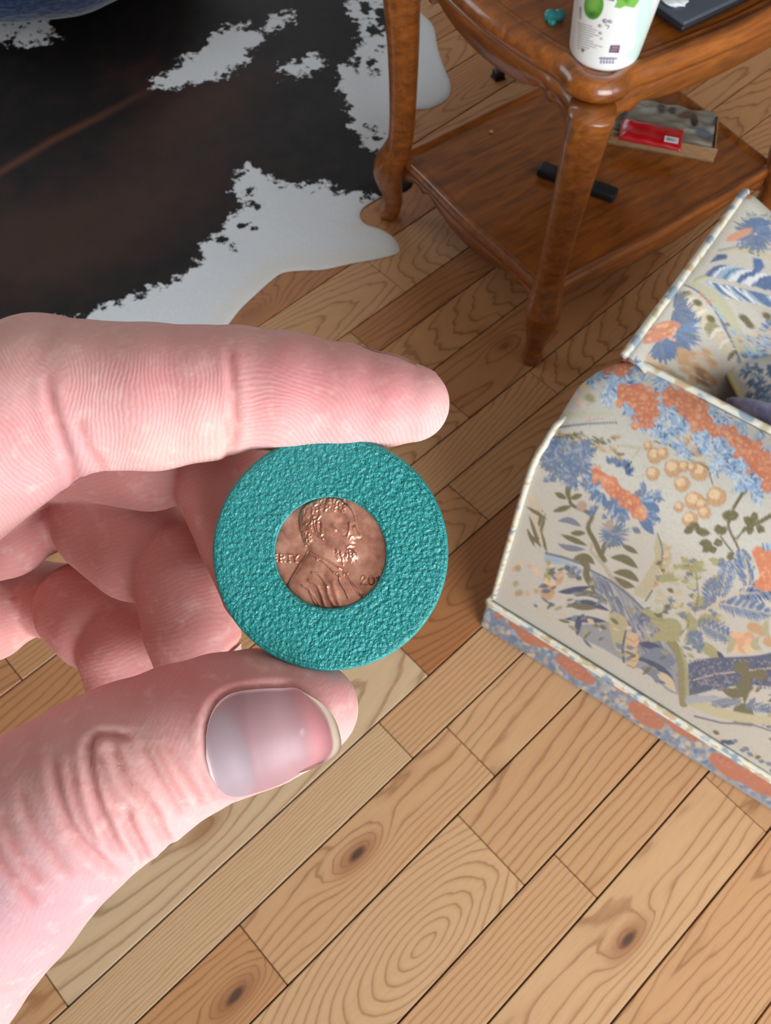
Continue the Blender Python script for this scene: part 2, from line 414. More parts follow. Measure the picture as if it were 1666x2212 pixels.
# ------------------------------------------------------------------ cowhide rug
def mat_hide():
    t = NT('cowhide'); o = t.coord('Object')
    hair = t.noise(t.mapping(o, (1.0, 0.28, 1.0), rot=(0, 0, 0.7)), 520, 3, 0.6)
    n = t.sub(t.noise(o, 75, 4, 0.65), 0.5); n3 = t.sub(t.noise(o, 22, 2, 0.5), 0.5)
    sp = t.sub(0.42, t.voronoi(o, 46))
    d = t.add(t.add(t.attr('dark'), t.mul(n, 0.85)), t.add(t.mul(n3, 0.6), t.mul(sp, 0.3)))
    m = t.ramp(d, [(0.46, 0.0), (0.56, 1.0)])
    br = t.math('ADD', t.attr('brown'), t.mul(n3, 0.9), clamp=True)
    dark = t.mix(br, srgb(14, 13, 15), srgb(62, 39, 31))
    dark = t.mix(t.mul(hair, 0.25), dark, srgb(48, 40, 38))
    dark = t.mix(t.attr('spine'), dark, srgb(92, 56, 44))
    white = t.mix(t.mul(t.attr('cream'), 0.35), t.mix(hair, srgb(204, 212, 220), srgb(232, 238, 244)), srgb(226, 214, 190))
    c = t.mix(m, white, dark)
    return t.set(color=c, rough=t.ramp(m, [(0, 0.8), (1, 0.58)]), normal=t.bump(t.add(hair, t.mul(n3, 1.5)), 0.0016, 0.6), spec=0.25)
RUG_PX = [(905, -170), (925, -60), (900, 10), (935, 55), (946, 105), (960, 148), (973, 182), (968, 212), (932, 234), (892, 243), (878, 300), (884, 360), (893, 392), (880, 412),
          (845, 424), (812, 432), (783, 452), (778, 470), (792, 486), (822, 496), (850, 513), (863, 533), (858, 548), (815, 560), (760, 570), (700, 583), (655, 585), (612, 590),
          (585, 608), (558, 632), (520, 668), (488, 708), (440, 760), (360, 800), (250, 830), (80, 870), (-200, 900), (-420, 760), (-560, 500), (-520, 250), (-480, 60),
          (-330, -90), (-60, -190), (300, -230), (650, -210)]
WHITE = [[(335, 178), (375, 148), (420, 118), (468, 80), (505, 58), (572, 64), (560, 90), (532, 108), (512, 146), (470, 166), (425, 170), (382, 188)],
         [(572, 60), (600, 36), (632, 28), (610, 52), (580, 66)],
         [(748, 2), (790, -30), (900, -200), (1010, -150), (1010, 250), (880, 262), (850, 330), (808, 318), (772, 288), (762, 240), (742, 200), (736, 150), (786, 108), (776, 56)],
         [(510, 402), (540, 362), (582, 380), (604, 402), (660, 405), (700, 394), (722, 418), (790, 428), (900, 432), (900, 600), (600, 620), (470, 800), (200, 900),
          (-150, 760), (60, 690), (182, 692), (205, 676), (292, 642), (380, 602), (422, 580), (440, 532), (470, 512), (500, 472), (542, 440), (520, 420)],
         [(-60, 52), (60, 50), (112, 60), (122, 80), (60, 92), (-60, 84)],
         [(600, 150), (680, 128), (700, 140), (640, 158)]]
DARKBITS = [(832, 34, 26, 22), (812, 64, 22, 14), (790, 22, 20, 14), (826, 100, 10, 8), (770, 150, 8, 12), (800, 282, 14, 10), (812, 300, 12, 8), (536, 414, 16, 12), (548, 438, 14, 9), (500, 532, 9, 7),
            (520, 490, 14, 8), (545, 492, 9, 6), (478, 520, 12, 10), (790, 290, 8, 14), (880, 400, 30, 16), (80, 70, 14, 6), (30, 78, 16, 7), (868, 20, 20, 14), (800, 140, 12, 18), (815, 150, 10, 8)]
poly = np.array([up(x, y)[:2] for x, y in RUG_PX]); poly = smooth_path(np.r_[poly, poly[:1]], 260)[:-1]
st = 0.0042
gx = np.arange(poly[:, 0].min() - st, poly[:, 0].max() + 2 * st, st); gy = np.arange(poly[:, 1].min() - st, poly[:, 1].max() + 2 * st, st)
GX, GY = np.meshgrid(gx, gy, indexing='ij'); P2 = np.stack([GX.ravel(), GY.ravel()], 1)
dist, ins, near = poly_dist(P2, poly)
Fq = grid_faces(len(gx), len(gy)); keep = ins[Fq].any(1); Fq = Fq[keep]
P2[~ins] = near[~ins]; dist[~ins] = 0
used = np.unique(Fq); remap = np.full(len(P2), -1); remap[used] = np.arange(len(used)); Fq = remap[Fq]; P2 = P2[used]; dist = dist[used]
z = 0.0008 + 0.0042 * (1 - np.exp(-dist / 0.006)) + 0.0035 * np.clip(dist / 0.05, 0, 1) * (0.5 + 0.5 * np.sin(P2[:, 0] * 17 + 2 * np.sin(P2[:, 1] * 9)) * np.sin(P2[:, 1] * 13))
V = np.c_[P2, z]; px = pj(V)
sd = np.full(len(px), 1e9)
dk = np.full(len(px), 60.0)
for W in WHITE:
    d, i_, _ = poly_dist(px, W); dk = np.minimum(dk, np.where(i_, -d, d))
for (x, y, rx, ry) in DARKBITS:
    q = np.sqrt(((px[:, 0] - x) / rx) ** 2 + ((px[:, 1] - y) / ry) ** 2); dk = np.maximum(dk, (1 - q) * min(rx, ry) * 1.6)
dark = np.clip(0.5 + dk / 80.0, 0, 1)
g = lambda x, y, rx, ry, rot=0: np.exp(-((((px[:, 0] - x) * math.cos(rot) + (px[:, 1] - y) * math.sin(rot)) / rx) ** 2 + ((-(px[:, 0] - x) * math.sin(rot) + (px[:, 1] - y) * math.cos(rot)) / ry) ** 2))
brown = np.clip(1.1 * g(420, 240, 160, 60, -0.5) + 1.1 * g(250, 470, 280, 90, -0.45) + 0.9 * g(40, 520, 140, 90) + 0.5 * g(300, 170, 60, 40), 0, 1)
d, _, _ = poly_dist(px, [(-300, 560), (0, 372), (120, 300), (235, 242), (330, 190)], closed=False)
spine = 0.9 * np.exp(-(d / 8.0) ** 2) * np.clip(1.2 - np.clip(px[:, 0] - 120, 0, 1e9) / 240, 0, 1)
cream = np.clip(1 - np.abs(dist - 0.01) / 0.05, 0, 1) * (px[:, 1] > 480) + g(20, 60, 120, 25)
c0 = poly.mean(0)
rug = mesh_obj('cowhide_rug', V - [c0[0], c0[1], 0], Fq, mat_hide(), attrs=dict(dark=dark, brown=brown, spine=spine, cream=np.clip(cream, 0, 1)), loc=(c0[0], c0[1], 0))
tag(rug, 'black brown and white cowhide rug lying on the oak floor', 'rug')

# ------------------------------------------------------------------ dark blue floor cushion at the far left
def mat_blue():
    t = NT('blue_woven'); o = t.coord('Object')
    w = t.noise(t.mapping(o, (1, 1, 3)), 38, 4, 0.6, 1.5); v = t.voronoi(o, 60)
    c = t.ramp(w, [(0.35, srgb(8, 14, 32)), (0.52, srgb(18, 42, 82)), (0.7, srgb(40, 78, 128))])
    return t.set(color=c, rough=0.8, normal=t.bump(t.add(w, v), 0.004, 0.6), sheen=0.3)
pc = up(60, 52)[:2] + np.array([-0.02, 0.258])
nu, nv = 96, 40
th = np.linspace(0, 2 * np.pi, nu, endpoint=False); ph = np.linspace(-np.pi / 2, np.pi / 2, nv)
TH, PH = np.meshgrid(th, ph, indexing='ij')
rr = 0.40 * np.sign(np.cos(PH)) * np.abs(np.cos(PH)) ** 0.55 * (1 + 0.012 * np.cos(TH * 12)); zz = 0.15 + 0.145 * np.sign(np.sin(PH)) * np.abs(np.sin(PH)) ** 0.8 + 0.0055
V = np.stack([rr * np.cos(TH), rr * np.sin(TH), zz], -1).reshape(-1, 3)
e = empty('floor_cushion', (pc[0], pc[1], 0.004), label='round dark blue patterned floor cushion standing on the cowhide', cat='cushion')
MB = mat_blue()
mesh_obj('cover', V, grid_faces(nu, nv, wrap_u=True), MB, e)
tp = [(0.403 * math.cos(a), 0.403 * math.sin(a), 0.15) for a in np.linspace(0, 2 * np.pi, 97)]
v, f = tube(tp, 0.006, 8); mesh_obj('piping', v, f, plain('navy_piping', srgb(16, 26, 52), 0.7), e)

# ------------------------------------------------------------------ two-tier side table
def mat_table():
    t = NT('varnished_cherry'); o = t.coord('Object')
    n = t.noise(t.mapping(o, (3.0, 22.0, 22.0)), 3.0, 4, 0.6, 0.6); n2 = t.noise(t.mapping(o, (8, 160, 160)), 2.0, 2); big = t.noise(o, 7, 3, 0.6)
    c = t.ramp(n, [(0.25, srgb(100, 52, 16)), (0.5, srgb(144, 80, 27)), (0.75, srgb(174, 102, 38))])
    c = t.mix(t.mul(t.math('SUBTRACT', n2, 0.5, clamp=True), 1.4), c, srgb(70, 34, 16))
    c = t.mix(t.math('MULTIPLY', t.math('SUBTRACT', big, 0.52, clamp=True), 2.2, clamp=True), c, srgb(80, 44, 20))
    return t.set(color=c, rough=t.add(0.26, t.mul(big, 0.14)), coat=0.6, coat_rough=0.09, normal=t.bump(n2, 0.0003, 0.4))
MT = mat_table()
TA = math.radians(37.6); tu = np.array([math.cos(TA), math.sin(TA)]); tv = np.array([-math.sin(TA), math.cos(TA)])
HA, HB = 0.288, 0.2145           # leg half spacings
Fp = np.array([0.262, 1.128]); tc = Fp + tu * HA + tv * HB
table = empty('side_table', (tc[0], tc[1], 0), TA, 'two tier cherry wood side table with curved legs and scalloped aprons', 'table')
TZ = 0.553                        # panel height of the top
def outline(a, b, corner, ear, bulge, n=40):
    """closed loop of a serpentine rectangle, counterclockwise, with outward normals"""
    def side(s, L):                # outward offset along a side, s from -L..L
        e_ = np.exp(-((np.abs(s) - (L - corner * 0.2)) / 0.042) ** 2) * ear
        nt = -np.exp(-((np.abs(s) - (L - 0.085)) / 0.022) ** 2) * ear * 0.35
        return e_ + nt + bulge * np.cos(np.clip(s / (L - 0.06), -1, 1) * math.pi / 2) ** 2
    pts = []
    sx = np.linspace(-(a - corner), a - corner, n); sy = np.linspace(-(b - corner), b - corner, n)
    ca = np.linspace(0, math.pi / 2, 12)[1:-1]
    eo = side(np.array([a - corner]), a)[0]; eo2 = side(np.array([b - corner]), b)[0]
    for s, o_ in zip(sx, side(sx, a)): pts.append((s, -b - o_))
    for q in ca: pts.append((a - corner + (corner + eo2) * math.sin(q), -(b - corner) - (corner + eo) * math.cos(q)))
    for s, o_ in zip(sy, side(sy, b)): pts.append((a + o_, s))
    for q in ca: pts.append((a - corner + (corner + eo2) * math.cos(q), (b - corner) + (corner + eo) * math.sin(q)))
    for s, o_ in zip(sx[::-1], side(sx, a)[::-1]): pts.append((s, b + o_))
    for q in ca: pts.append((-(a - corner) - (corner + eo2) * math.sin(q), (b - corner) + (corner + eo) * math.cos(q)))
    for s, o_ in zip(sy[::-1], side(sy, b)[::-1]): pts.append((-a - o_, s))
    for q in ca: pts.append((-(a - corner) - (corner + eo2) * math.cos(q), -(b - corner) - (corner + eo) * math.sin(q)))
    P = np.array(pts)
    T = np.roll(P, -1, 0) - np.roll(P, 1, 0); T /= np.linalg.norm(T, axis=1)[:, None]
    N = np.stack([T[:, 1], -T[:, 0]], 1)
    for _ in range(3): N = (np.roll(N, 1, 0) + 2 * N + np.roll(N, -1, 0)) / 4
    N /= np.linalg.norm(N, axis=1)[:, None]
    return P, N
def loft(P, N, prof):
    """rings of the outline offset inwards by prof[i][0] at height prof[i][1]"""
    V = np.concatenate([np.c_[P - N * i_, np.full(len(P), z_)] for i_, z_ in prof])
    return V, grid_faces(len(prof), len(P), wrap_v=True)
P, N = outline(HA + 0.016, HB + 0.016, 0.052, 0.012, 0.012)
rim_prof = [(0.020, TZ - 0.026), (0.008, TZ - 0.026), (0.002, TZ - 0.022), (0.000, TZ - 0.014), (0.002, TZ - 0.006), (0.007, TZ + 0.001), (0.013, TZ + 0.005), (0.020, TZ + 0.0055), (0.026, TZ + 0.003),
            (0.030, TZ + 0.0005), (0.034, TZ + 0.002), (0.038, TZ + 0.0015), (0.041, TZ - 0.002)]
v, f = loft(P, N, rim_prof); mesh_obj('top_moulding', v, f, MT, table)
Pi = P - N * 0.0405
v = np.r_[np.c_[Pi, np.full(len(Pi), TZ)], np.c_[Pi, np.full(len(Pi), TZ - 0.02)]]; m = len(Pi)
f = [tuple(range(m)), tuple(range(m, 2 * m))[::-1]] + [(i, m + i, m + (i + 1) % m, (i + 1) % m) for i in range(m)]
mesh_obj('tabletop', v, f, MT, table, smooth=False)
def apron(L, dep, n=90):
    """vertical scalloped board along local x from -L..L, top at 0, thickness 0.018 -> V,F with y outward negative"""
    s = np.linspace(-L, L, n); q = L - np.abs(s)
    d = dep[0] * np.exp(-(q / 0.030) ** 2) + np.where(q > 0.055, 0, 0.0)
    d = d + dep[1] + dep[2] * np.clip(1 - (np.abs(s) / (L - 0.085)) ** 2, 0, 1) ** 0.8 + 0.010 * np.exp(-((q - 0.062) / 0.010) ** 2)
    T = 0.018; rows = []
    for (y, top, ins_) in ((0.0, True, 0), (0.0, False, 0.003), (0.004, False, 0.0), (T, False, 0.0), (T, True, 0)):
        rows.append(np.c_[s, np.full(n, y), np.zeros(n) if top else -(d - ins_)])
    V = np.concatenate(rows); F = grid_faces(5, n, wrap_u=True)
    return V, F
def place_aprons(name, ztop, off, dep, inset):
    for (ang, L, dist_) in ((0, HA - inset, HB + off), (math.pi, HA - inset, HB + off), (math.pi / 2, HB - inset, HA + off), (-math.pi / 2, HB - inset, HA + off)):
        v, f = apron(L, dep)
        o = mesh_obj(name, v, f, MT, table); o.location = (dist_ * math.sin(ang), -dist_ * math.cos(ang), ztop); o.rotation_euler = (0, 0, ang)
place_aprons('apron', TZ - 0.024, 0.010, (0.042, 0.030, 0.026), 0.012)
SZ = 0.150                        # shelf height
P, N = outline(HA + 0.004, HB + 0.004, 0.02, 0.0, 0.004)
v, f = loft(P, N, [(0.012, SZ - 0.016), (0.002, SZ - 0.015), (0.0, SZ - 0.008), (0.001, SZ + 0.002), (0.005, SZ + 0.007), (0.010, SZ + 0.007), (0.014, SZ + 0.003), (0.020, SZ - 0.0005)])
mesh_obj('shelf_moulding', v, f, MT, table)
Pi = P - N * 0.0195; m = len(Pi)
v = np.r_[np.c_[Pi, np.full(m, SZ)], np.c_[Pi, np.full(m, SZ - 0.014)]]
f = [tuple(range(m)), tuple(range(m, 2 * m))[::-1]] + [(i, m + i, m + (i + 1) % m, (i + 1) % m) for i in range(m)]
mesh_obj('shelf', v, f, MT, table, smooth=False)
place_aprons('shelf_apron', SZ - 0.012, 0.000, (0.022, 0.016, 0.030), 0.012)
# legs: outward offset, height, half width
LEG = np.array([(0.012, TZ - 0.024, 0.030), (0.012, 0.50, 0.029), (0.008, 0.45, 0.027), (0.003, 0.38, 0.0245), (0.0, 0.30, 0.0225), (-0.001, 0.23, 0.0215), (0.001, 0.19, 0.022), (0.008, 0.165, 0.025),
                (0.017, 0.14, 0.028), (0.022, 0.115, 0.027), (0.020, 0.09, 0.0225), (0.014, 0.065, 0.0185), (0.010, 0.04, 0.016), (0.012, 0.02, 0.0155), (0.018, 0.006, 0.017), (0.018, 0.0, 0.014)])
LEG[:, 2] *= 1.1
LEGS = smooth_path(LEG, 60); nn = 20
a_ = np.linspace(0, 2 * np.pi, nn, endpoint=False)
for sx in (-1, 1):
    for sy in (-1, 1):
        od = np.array([sx * HA, sy * HB]); od = np.array([sx, sy]) / math.sqrt(2)
        pe = np.array([-od[1], od[0]]); rows = []
        for off, zc, hw in LEGS:
            cs, sn = np.cos(a_), np.sin(a_); e_ = 0.72
            uu = hw * np.sign(cs) * np.abs(cs) ** e_; vv = hw * np.sign(sn) * np.abs(sn) ** e_
            # square-ish section turned so that one edge faces the corner
            x2 = (uu * od[0] + vv * pe[0]); y2 = (uu * od[1] + vv * pe[1])
            rows.append(np.c_[x2 + od[0] * off, y2 + od[1] * off, np.full(nn, zc)])
        V = np.concatenate(rows); F = [tuple(q) for q in grid_faces(len(LEGS), nn, wrap_v=True)] + [tuple(range(nn)), tuple(range((len(LEGS) - 1) * nn, len(LEGS) * nn))[::-1]]
        mesh_obj('leg', V, F, MT, table, loc=(sx * HA, sy * HB, 0))

# ------------------------------------------------------------------ things on the table
TT = TZ + 0.0005
# printed tub
tb = up(1304, 111, TZ)[:2]
tub = empty('yogurt_tub', (tb[0], tb[1], TZ + 0.0003), label='white plastic tub with green leaves and grey print on the table corner', cat='tub')
nu, nv = 420, 130; Ht, r0, r1 = 0.135, 0.0482, 0.0600
TH, ZZ = np.meshgrid(np.linspace(0, 2 * np.pi, nu, endpoint=False), np.linspace(0, 1, nv), indexing='ij')
rr = r0 + (r1 - r0) * ZZ - 0.004 * np.exp(-ZZ / 0.018)
V = np.stack([rr * np.cos(TH), rr * np.sin(TH), ZZ * Ht], -1).reshape(-1, 3)
W = V + [tb[0], tb[1], TZ]; pp = pj(W); facing = ((W - CAM) * np.stack([np.cos(TH), np.sin(TH), 0 * TH], -1).reshape(-1, 3)).sum(1) < 0.05
pp[~facing] = -9999
cv = Canvas(pp, srgb(238, 240, 238))
G1, G2, G3 = srgb(86, 152, 50), srgb(126, 188, 84), srgb(60, 120, 40); GR = srgb(128, 122, 134); MINT = srgb(206, 236, 226)
for (x, y, rx, ry) in ((1392, 30, 16, 70), (1378, 110, 10, 26), (1362, 118, 8, 12)): cv.blob(x, y, rx, ry, 0.2, MINT, 6)
cv.blob(1283, 12, 21, 31, 0.12, G1, 2); cv.blob(1281, 4, 17, 24, 0.1, G2, 8, 0.6); cv.blob(1279, 32, 12, 7, 0.2, G3, 6, 0.7)
cv.poly([(1328, -12), (1390, -14), (1378, 8), (1370, 18), (1350, 14), (1340, 19), (1327, 16), (1333, 4)], G2, 2)
cv.poly([(1340, -10), (1362, -10), (1358, 10), (1348, 6)], G1, 4, 0.6)
cv.stroke([(1300, -6), (1326, 2)], 2.5, 1.5, srgb(70, 60, 60), 2)
for k in range(11):
    yy = 50 + k * 5.4; x0 = 1250 - k * 0.2 + random.uniform(-1, 1); x1 = 1262 + random.uniform(10, 34) - max(0, k - 7) * 3
    xs = x0
    while xs < x1:
        w_ = random.uniform(3, 9); cv.stroke([(xs, yy + (xs - 1250) * 0.28), (xs + w_, yy + (xs + w_ - 1250) * 0.28)], 1.1, 1.1, GR, 1.6, 0.75); xs += w_ + 2.2
for (x, y, r) in ((1307, 46, 6), (1296, 56, 4.5), (1318, 47, 5), (1297, 72, 4), (1299, 84, 3)):
    cv.blob(x, y, r, r * 0.8, 0.3, srgb(96, 88, 104), 2, 0.8); cv.blob(x + 1, y, r * 0.45, r * 0.35, 0.3, srgb(220, 220, 222), 2, 0.9)
cv.stroke([(1308, 54), (1316, 57), (1313, 62)], 1.4, 1.2, srgb(110, 104, 116), 1.5, 0.8)
cv.poly([(1319, 98), (1340, 98), (1337, 115), (1315, 114)], srgb(74, 62, 92), 2); cv.poly([(1322, 101), (1336, 101), (1334, 111), (1319, 111)], srgb(170, 128, 142), 2)
cv.stroke([(1322, 106), (1335, 107)], 1.2, 1.2, srgb(96, 76, 100), 1.5)
for k in range(5): cv.stroke([(1299 + k * 6.5, 126), (1299 + k * 6.5 - 1, 137)], 2.2, 2.0, srgb(150, 150, 172), 1.5, 0.8)
cv.stroke([(1296, 126), (1332, 127)], 1.8, 1.8, srgb(130, 128, 152), 1.5); cv.stroke([(1297, 134), (1328, 136)], 1.2, 1.2, srgb(140, 140, 160), 1.5, 0.8)
cv.blob(1259, 109, 3.5, 5, 0, srgb(100, 100, 108), 2, 0.7)
cv.stroke([(1254, 18), (1254, 40)], 3, 2, GR, 3, 0.6)
def mat_paint(name, rough=0.4, **kw):
    t = NT(name); return t.set(color=t.attr('paint', 'Color'), rough=rough, **kw)
mesh_obj('tub_body', V, grid_faces(nu, nv, wrap_u=True), mat_paint('printed_plastic', 0.35, sss=0.0), tub, cols=cv.c)
MW = plain('white_plastic', srgb(236, 238, 236), 0.4)
a_ = np.linspace(0, 2 * np.pi, 48, endpoint=False)
v = np.r_[np.c_[(r0 - 0.0042) * np.cos(a_), (r0 - 0.0042) * np.sin(a_), np.zeros(48)]]
mesh_obj('tub_base', v, [tuple(range(48))[::-1]], MW, tub)
pr = [(r1 - 0.001, Ht - 0.004), (r1 + 0.003, Ht - 0.004), (r1 + 0.0035, Ht + 0.004), (r1 + 0.002, Ht + 0.006), (r1 - 0.003, Ht + 0.006), (r1 - 0.004, Ht + 0.003), (0.0, Ht + 0.003)]
V = np.concatenate([np.c_[r * np.cos(a_), r * np.sin(a_), np.full(48, z_)] for r, z_ in pr]); mesh_obj('lid', V, grid_faces(len(pr), 48, wrap_v=True), MW, tub)
# laptop
lc = up(1481, 77, TZ)[:2] + tu * 0.0 + tv * 0.0
lap = empty('laptop', (lc[0], lc[1], TZ + 0.007), TA, 'closed dark grey laptop lying near the table rim', 'laptop')
MSL = NT('slate_plastic'); MSL = MSL.set(color=srgb(66, 74, 86), rough=0.42, normal=MSL.bump(MSL.noise(MSL.coord(), 900, 2), 0.0002, 0.4))
MBK = plain('black_plastic', srgb(22, 22, 24), 0.45)
bm_obj('laptop_base', box_bm(0.315, 0.215, 0.010, bev=0.003, c=(0.1575 - 0.012, 0.1075, 0.005)), MBK, lap, smooth=True)
bm_obj('laptop_lid', box_bm(0.317, 0.217, 0.0075, bev=0.0028, c=(0.1575 - 0.012, 0.1075, 0.0143)), MSL, lap, smooth=True)
for fx in (0.02, 0.27):
    for fy in (0.02, 0.19): bm_obj('rubber_foot', box_bm(0.016, 0.01, 0.0075, bev=0.001, seg=1, c=(fx, fy, -0.0033)), MBK, lap)
wc = up(1456, 6, TZ + 0.026)
bm = bmesh.new(); bmesh.ops.create_icosphere(bm, subdivisions=3, radius=1.0)
for v_ in bm.verts:
    n_ = v_.co.normalized(); k_ = 1 + 0.25 * math.sin(5 * n_.x + 3 * n_.y) * math.cos(4 * n_.z + 2 * n_.x)
    v_.co = Vector((n_.x * 0.017 * k_, n_.y * 0.012 * k_, n_.z * 0.004 * k_ + 0.0035))
scrap = bm_obj('paper_scrap', bm, plain('pale_paper', srgb(206, 212, 214), 0.6), smooth=True, loc=(wc[0], wc[1], TZ + 0.0252)); tag(scrap, 'small crumpled white paper scrap on the dark laptop lid', 'paper')
# teal lump, two lobes and a tail
tq = up(1198, 46, TZ)
bm = bmesh.new()
for (dx, dy, r, h) in ((-0.006, 0.004, 0.0095, 0.9), (0.007, 0.004, 0.009, 0.9), (-0.006, -0.007, 0.0065, 0.8), (0.0, 0.002, 0.008, 0.8)):
    ret = bmesh.ops.create_icosphere(bm, subdivisions=3, radius=r, matrix=Matrix.Translation((dx, dy, r * 0.62)) @ Matrix.Diagonal((1, 1, h, 1)))
teal = bm_obj('teal_plastic_lump', bm, None or plain('teal_scrap', srgb(30, 140, 140), 0.35, spec=0.6), smooth=True, loc=(tq[0], tq[1], TZ + 0.0004))
md = teal.modifiers.new('fuse', 'REMESH'); md.mode = 'VOXEL'; md.voxel_size = 0.0011; md.use_smooth_shade = True
teal.rotation_euler = (0, 0, 0.2)
tag(teal, 'small two lobed teal plastic lump on the tabletop left of the tub', 'plastic lump')

# ------------------------------------------------------------------ things on the shelf
SS = SZ + 0.0005
ba = up(1303, 310, SZ)[:2]; bb = up(1540, 352, SZ)[:2]; bx_ = bb - ba; BL = float(np.linalg.norm(bx_)); bang = math.atan2(bx_[1], bx_[0])
tray = empty('cardboard_tray', (ba[0], ba[1], SS), bang, 'low brown cardboard tray on the table shelf holding a clear bag', 'box')
def mat_card():
    t = NT('cardboard'); n = t.noise(t.mapping(t.coord(), (1, 1, 6)), 60, 3)
    return t.set(color=t.ramp(n, [(0.3, srgb(146, 112, 78)), (0.7, srgb(176, 140, 100))]), rough=0.85)
MC = mat_card(); BW, BH, th_ = 0.125, 0.030, 0.003
bm_obj('bottom', box_bm(BL, BW, th_, c=(BL / 2, BW / 2, th_ / 2)), MC, tray)
for (sx, sy, cx_, cy_) in ((BL, th_, BL / 2, th_ / 2), (BL, th_, BL / 2, BW - th_ / 2)):
    hh_ = BH if cy_ < 0.05 else 0.014; bm_obj('side', box_bm(sx, sy, hh_, bev=0.0006, seg=1, c=(cx_, cy_, hh_ / 2)), MC, tray)
for cx_ in (th_ / 2, BL - th_ / 2): bm_obj('side', box_bm(th_, BW - 2 * th_ - 0.0004, 0.014, bev=0.0006, seg=1, c=(cx_, BW / 2, 0.007)), MC, tray)
# clear bag with mixed grey, white and brown bits printed and packed in it
nu, nv = 120, 80; U_, V_ = np.meshgrid(np.linspace(0, 1, nu), np.linspace(0, 1, nv), indexing='ij')
env = np.clip(np.minimum(np.minimum(U_, 1 - U_) * 16, np.minimum(V_, 1 - V_) * 10), 0, 1) ** 0.5
hz = 0.006 + env * (0.022 + 0.002 * np.sin(U_ * 23 + 3 * np.sin(V_ * 7)) + 0.0012 * np.sin(V_ * 31 + U_ * 11))
BXs, BYs = BL - 0.014, BW - 0.014
over = 1 + 0.10 * np.clip(hz / 0.02 - 0.6, 0, 1)
V = np.stack([0.007 + BXs / 2 + (U_ - 0.5) * BXs * over, 0.007 + BYs * (0.5 + (V_ - 0.5) * np.where(V_ > 0.5, over, 1.0)), hz], -1).reshape(-1, 3)
Vb = np.stack([0.007 + U_ * BXs, 0.007 + V_ * BYs, hz * 0 + 0.0042], -1).reshape(-1, 3)
cv = Canvas(np.stack([U_.ravel(), V_.ravel()], 1) * 100, srgb(158, 150, 136)); cv.p[:, 1] *= 0.6
for (x, y, rx, ry, col) in ((10, 45, 8, 10, (70, 78, 88)), (9, 30, 7, 7, (84, 90, 108)), (24, 48, 11, 6, (176, 174, 164)), (34, 40, 9, 5, (186, 190, 184)), (46, 46, 4, 8, (80, 78, 78)), (55, 46, 4, 6, (92, 82, 78)),
                            (70, 42, 9, 6, (126, 98, 78)), (76, 36, 4, 8, (66, 52, 46)), (90, 44, 6, 6, (160, 162, 152)), (96, 40, 3, 8, (70, 72, 76)), (84, 22, 13, 9, (170, 178, 170)), (86, 18, 8, 6, (112, 124, 126)), (95, 14, 6, 4, (100, 112, 114)),
                            (72, 18, 5, 5, (214, 214, 200)), (52, 55, 30, 2.5, (186, 178, 164)), (15, 54, 5, 3, (196, 190, 178))):
    cv.blob(x, y, rx, ry, random.uniform(-0.5, 0.5), srgb(*col), 2.5)
cv.c *= 0.62
F1 = grid_faces(nu, nv)
bag = mesh_obj('plastic_bag', np.r_[V, Vb], np.r_[F1, F1[:, ::-1] + nu * nv], mat_paint('filled_bag', 0.22, coat=0.5, coat_rough=0.12), cols=np.r_[cv.c, cv.c], loc=(ba[0], ba[1], SS), rz=bang)
tag(bag, 'clear plastic bag of grey and brown bits lying in the cardboard tray', 'bag')
# red packet lying over the near side of the tray
ra, rb = up(1336, 300, SZ + 0.033)[:2], up(1471, 326, SZ + 0.033)[:2]; rx_ = rb - ra; RL = float(np.linalg.norm(rx_)); rang = math.atan2(rx_[1], rx_[0])
red = empty('red_packet', (ra[0], ra[1], SZ + 0.0305), rang, 'shiny red packet with a white barcode label on the cardboard tray', 'packet')
nu, nv = 90, 50; U_, V_ = np.meshgrid(np.linspace(0, 1, nu), np.linspace(0, 1, nv), indexing='ij'); RW = 0.058
env = np.clip(np.minimum(np.minimum(U_, 1 - U_) * 8, np.minimum(V_, 1 - V_) * 5), 0, 1) ** 0.5
hz = 0.0015 + env * (0.011 + 0.0012 * np.sin(V_ * 9 + U_ * 4) + 0.0008 * np.sin(U_ * 19))
V = np.stack([U_ * RL, V_ * RW, hz], -1).reshape(-1, 3); Vb = V.copy(); Vb[:, 2] = 0.0008; F1 = grid_faces(nu, nv)
cvr = Canvas(np.stack([U_.ravel() * 100, V_.ravel() * 40], 1), srgb(186, 14, 26))
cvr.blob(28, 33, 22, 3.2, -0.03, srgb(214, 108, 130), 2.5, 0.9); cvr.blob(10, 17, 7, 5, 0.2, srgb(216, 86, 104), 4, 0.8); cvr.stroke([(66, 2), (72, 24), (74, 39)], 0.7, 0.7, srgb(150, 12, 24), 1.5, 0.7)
mesh_obj('wrapper', np.r_[V, Vb], np.r_[F1, F1[:, ::-1] + nu * nv], mat_paint('red_foil', 0.3, coat=0.4, coat_rough=0.1), red, cols=np.r_[cvr.c, np.tile(np.array(srgb(186, 14, 26)), (nu * nv, 1))])
lab = bm_obj('barcode_label', box_bm(0.026, 0.0165, 0.0006, bev=0.0002, seg=1, c=(RL - 0.022, 0.0125, 0.0128)), plain('label_white', srgb(226, 230, 232), 0.5), red); tag(lab, 'white barcode label')
lab.rotation_euler = (0.0, 0, 0)
for k in range(7): bm_obj('barcode_bar', box_bm(random.choice([0.0008, 0.0014, 0.002]), 0.0085, 0.0002, c=(RL - 0.0305 + k * 0.0028, 0.0125, 0.01322)), plain('bar_ink', srgb(90, 104, 116), 0.6) if k == 0 else bpy.data.materials['bar_ink'], lab)
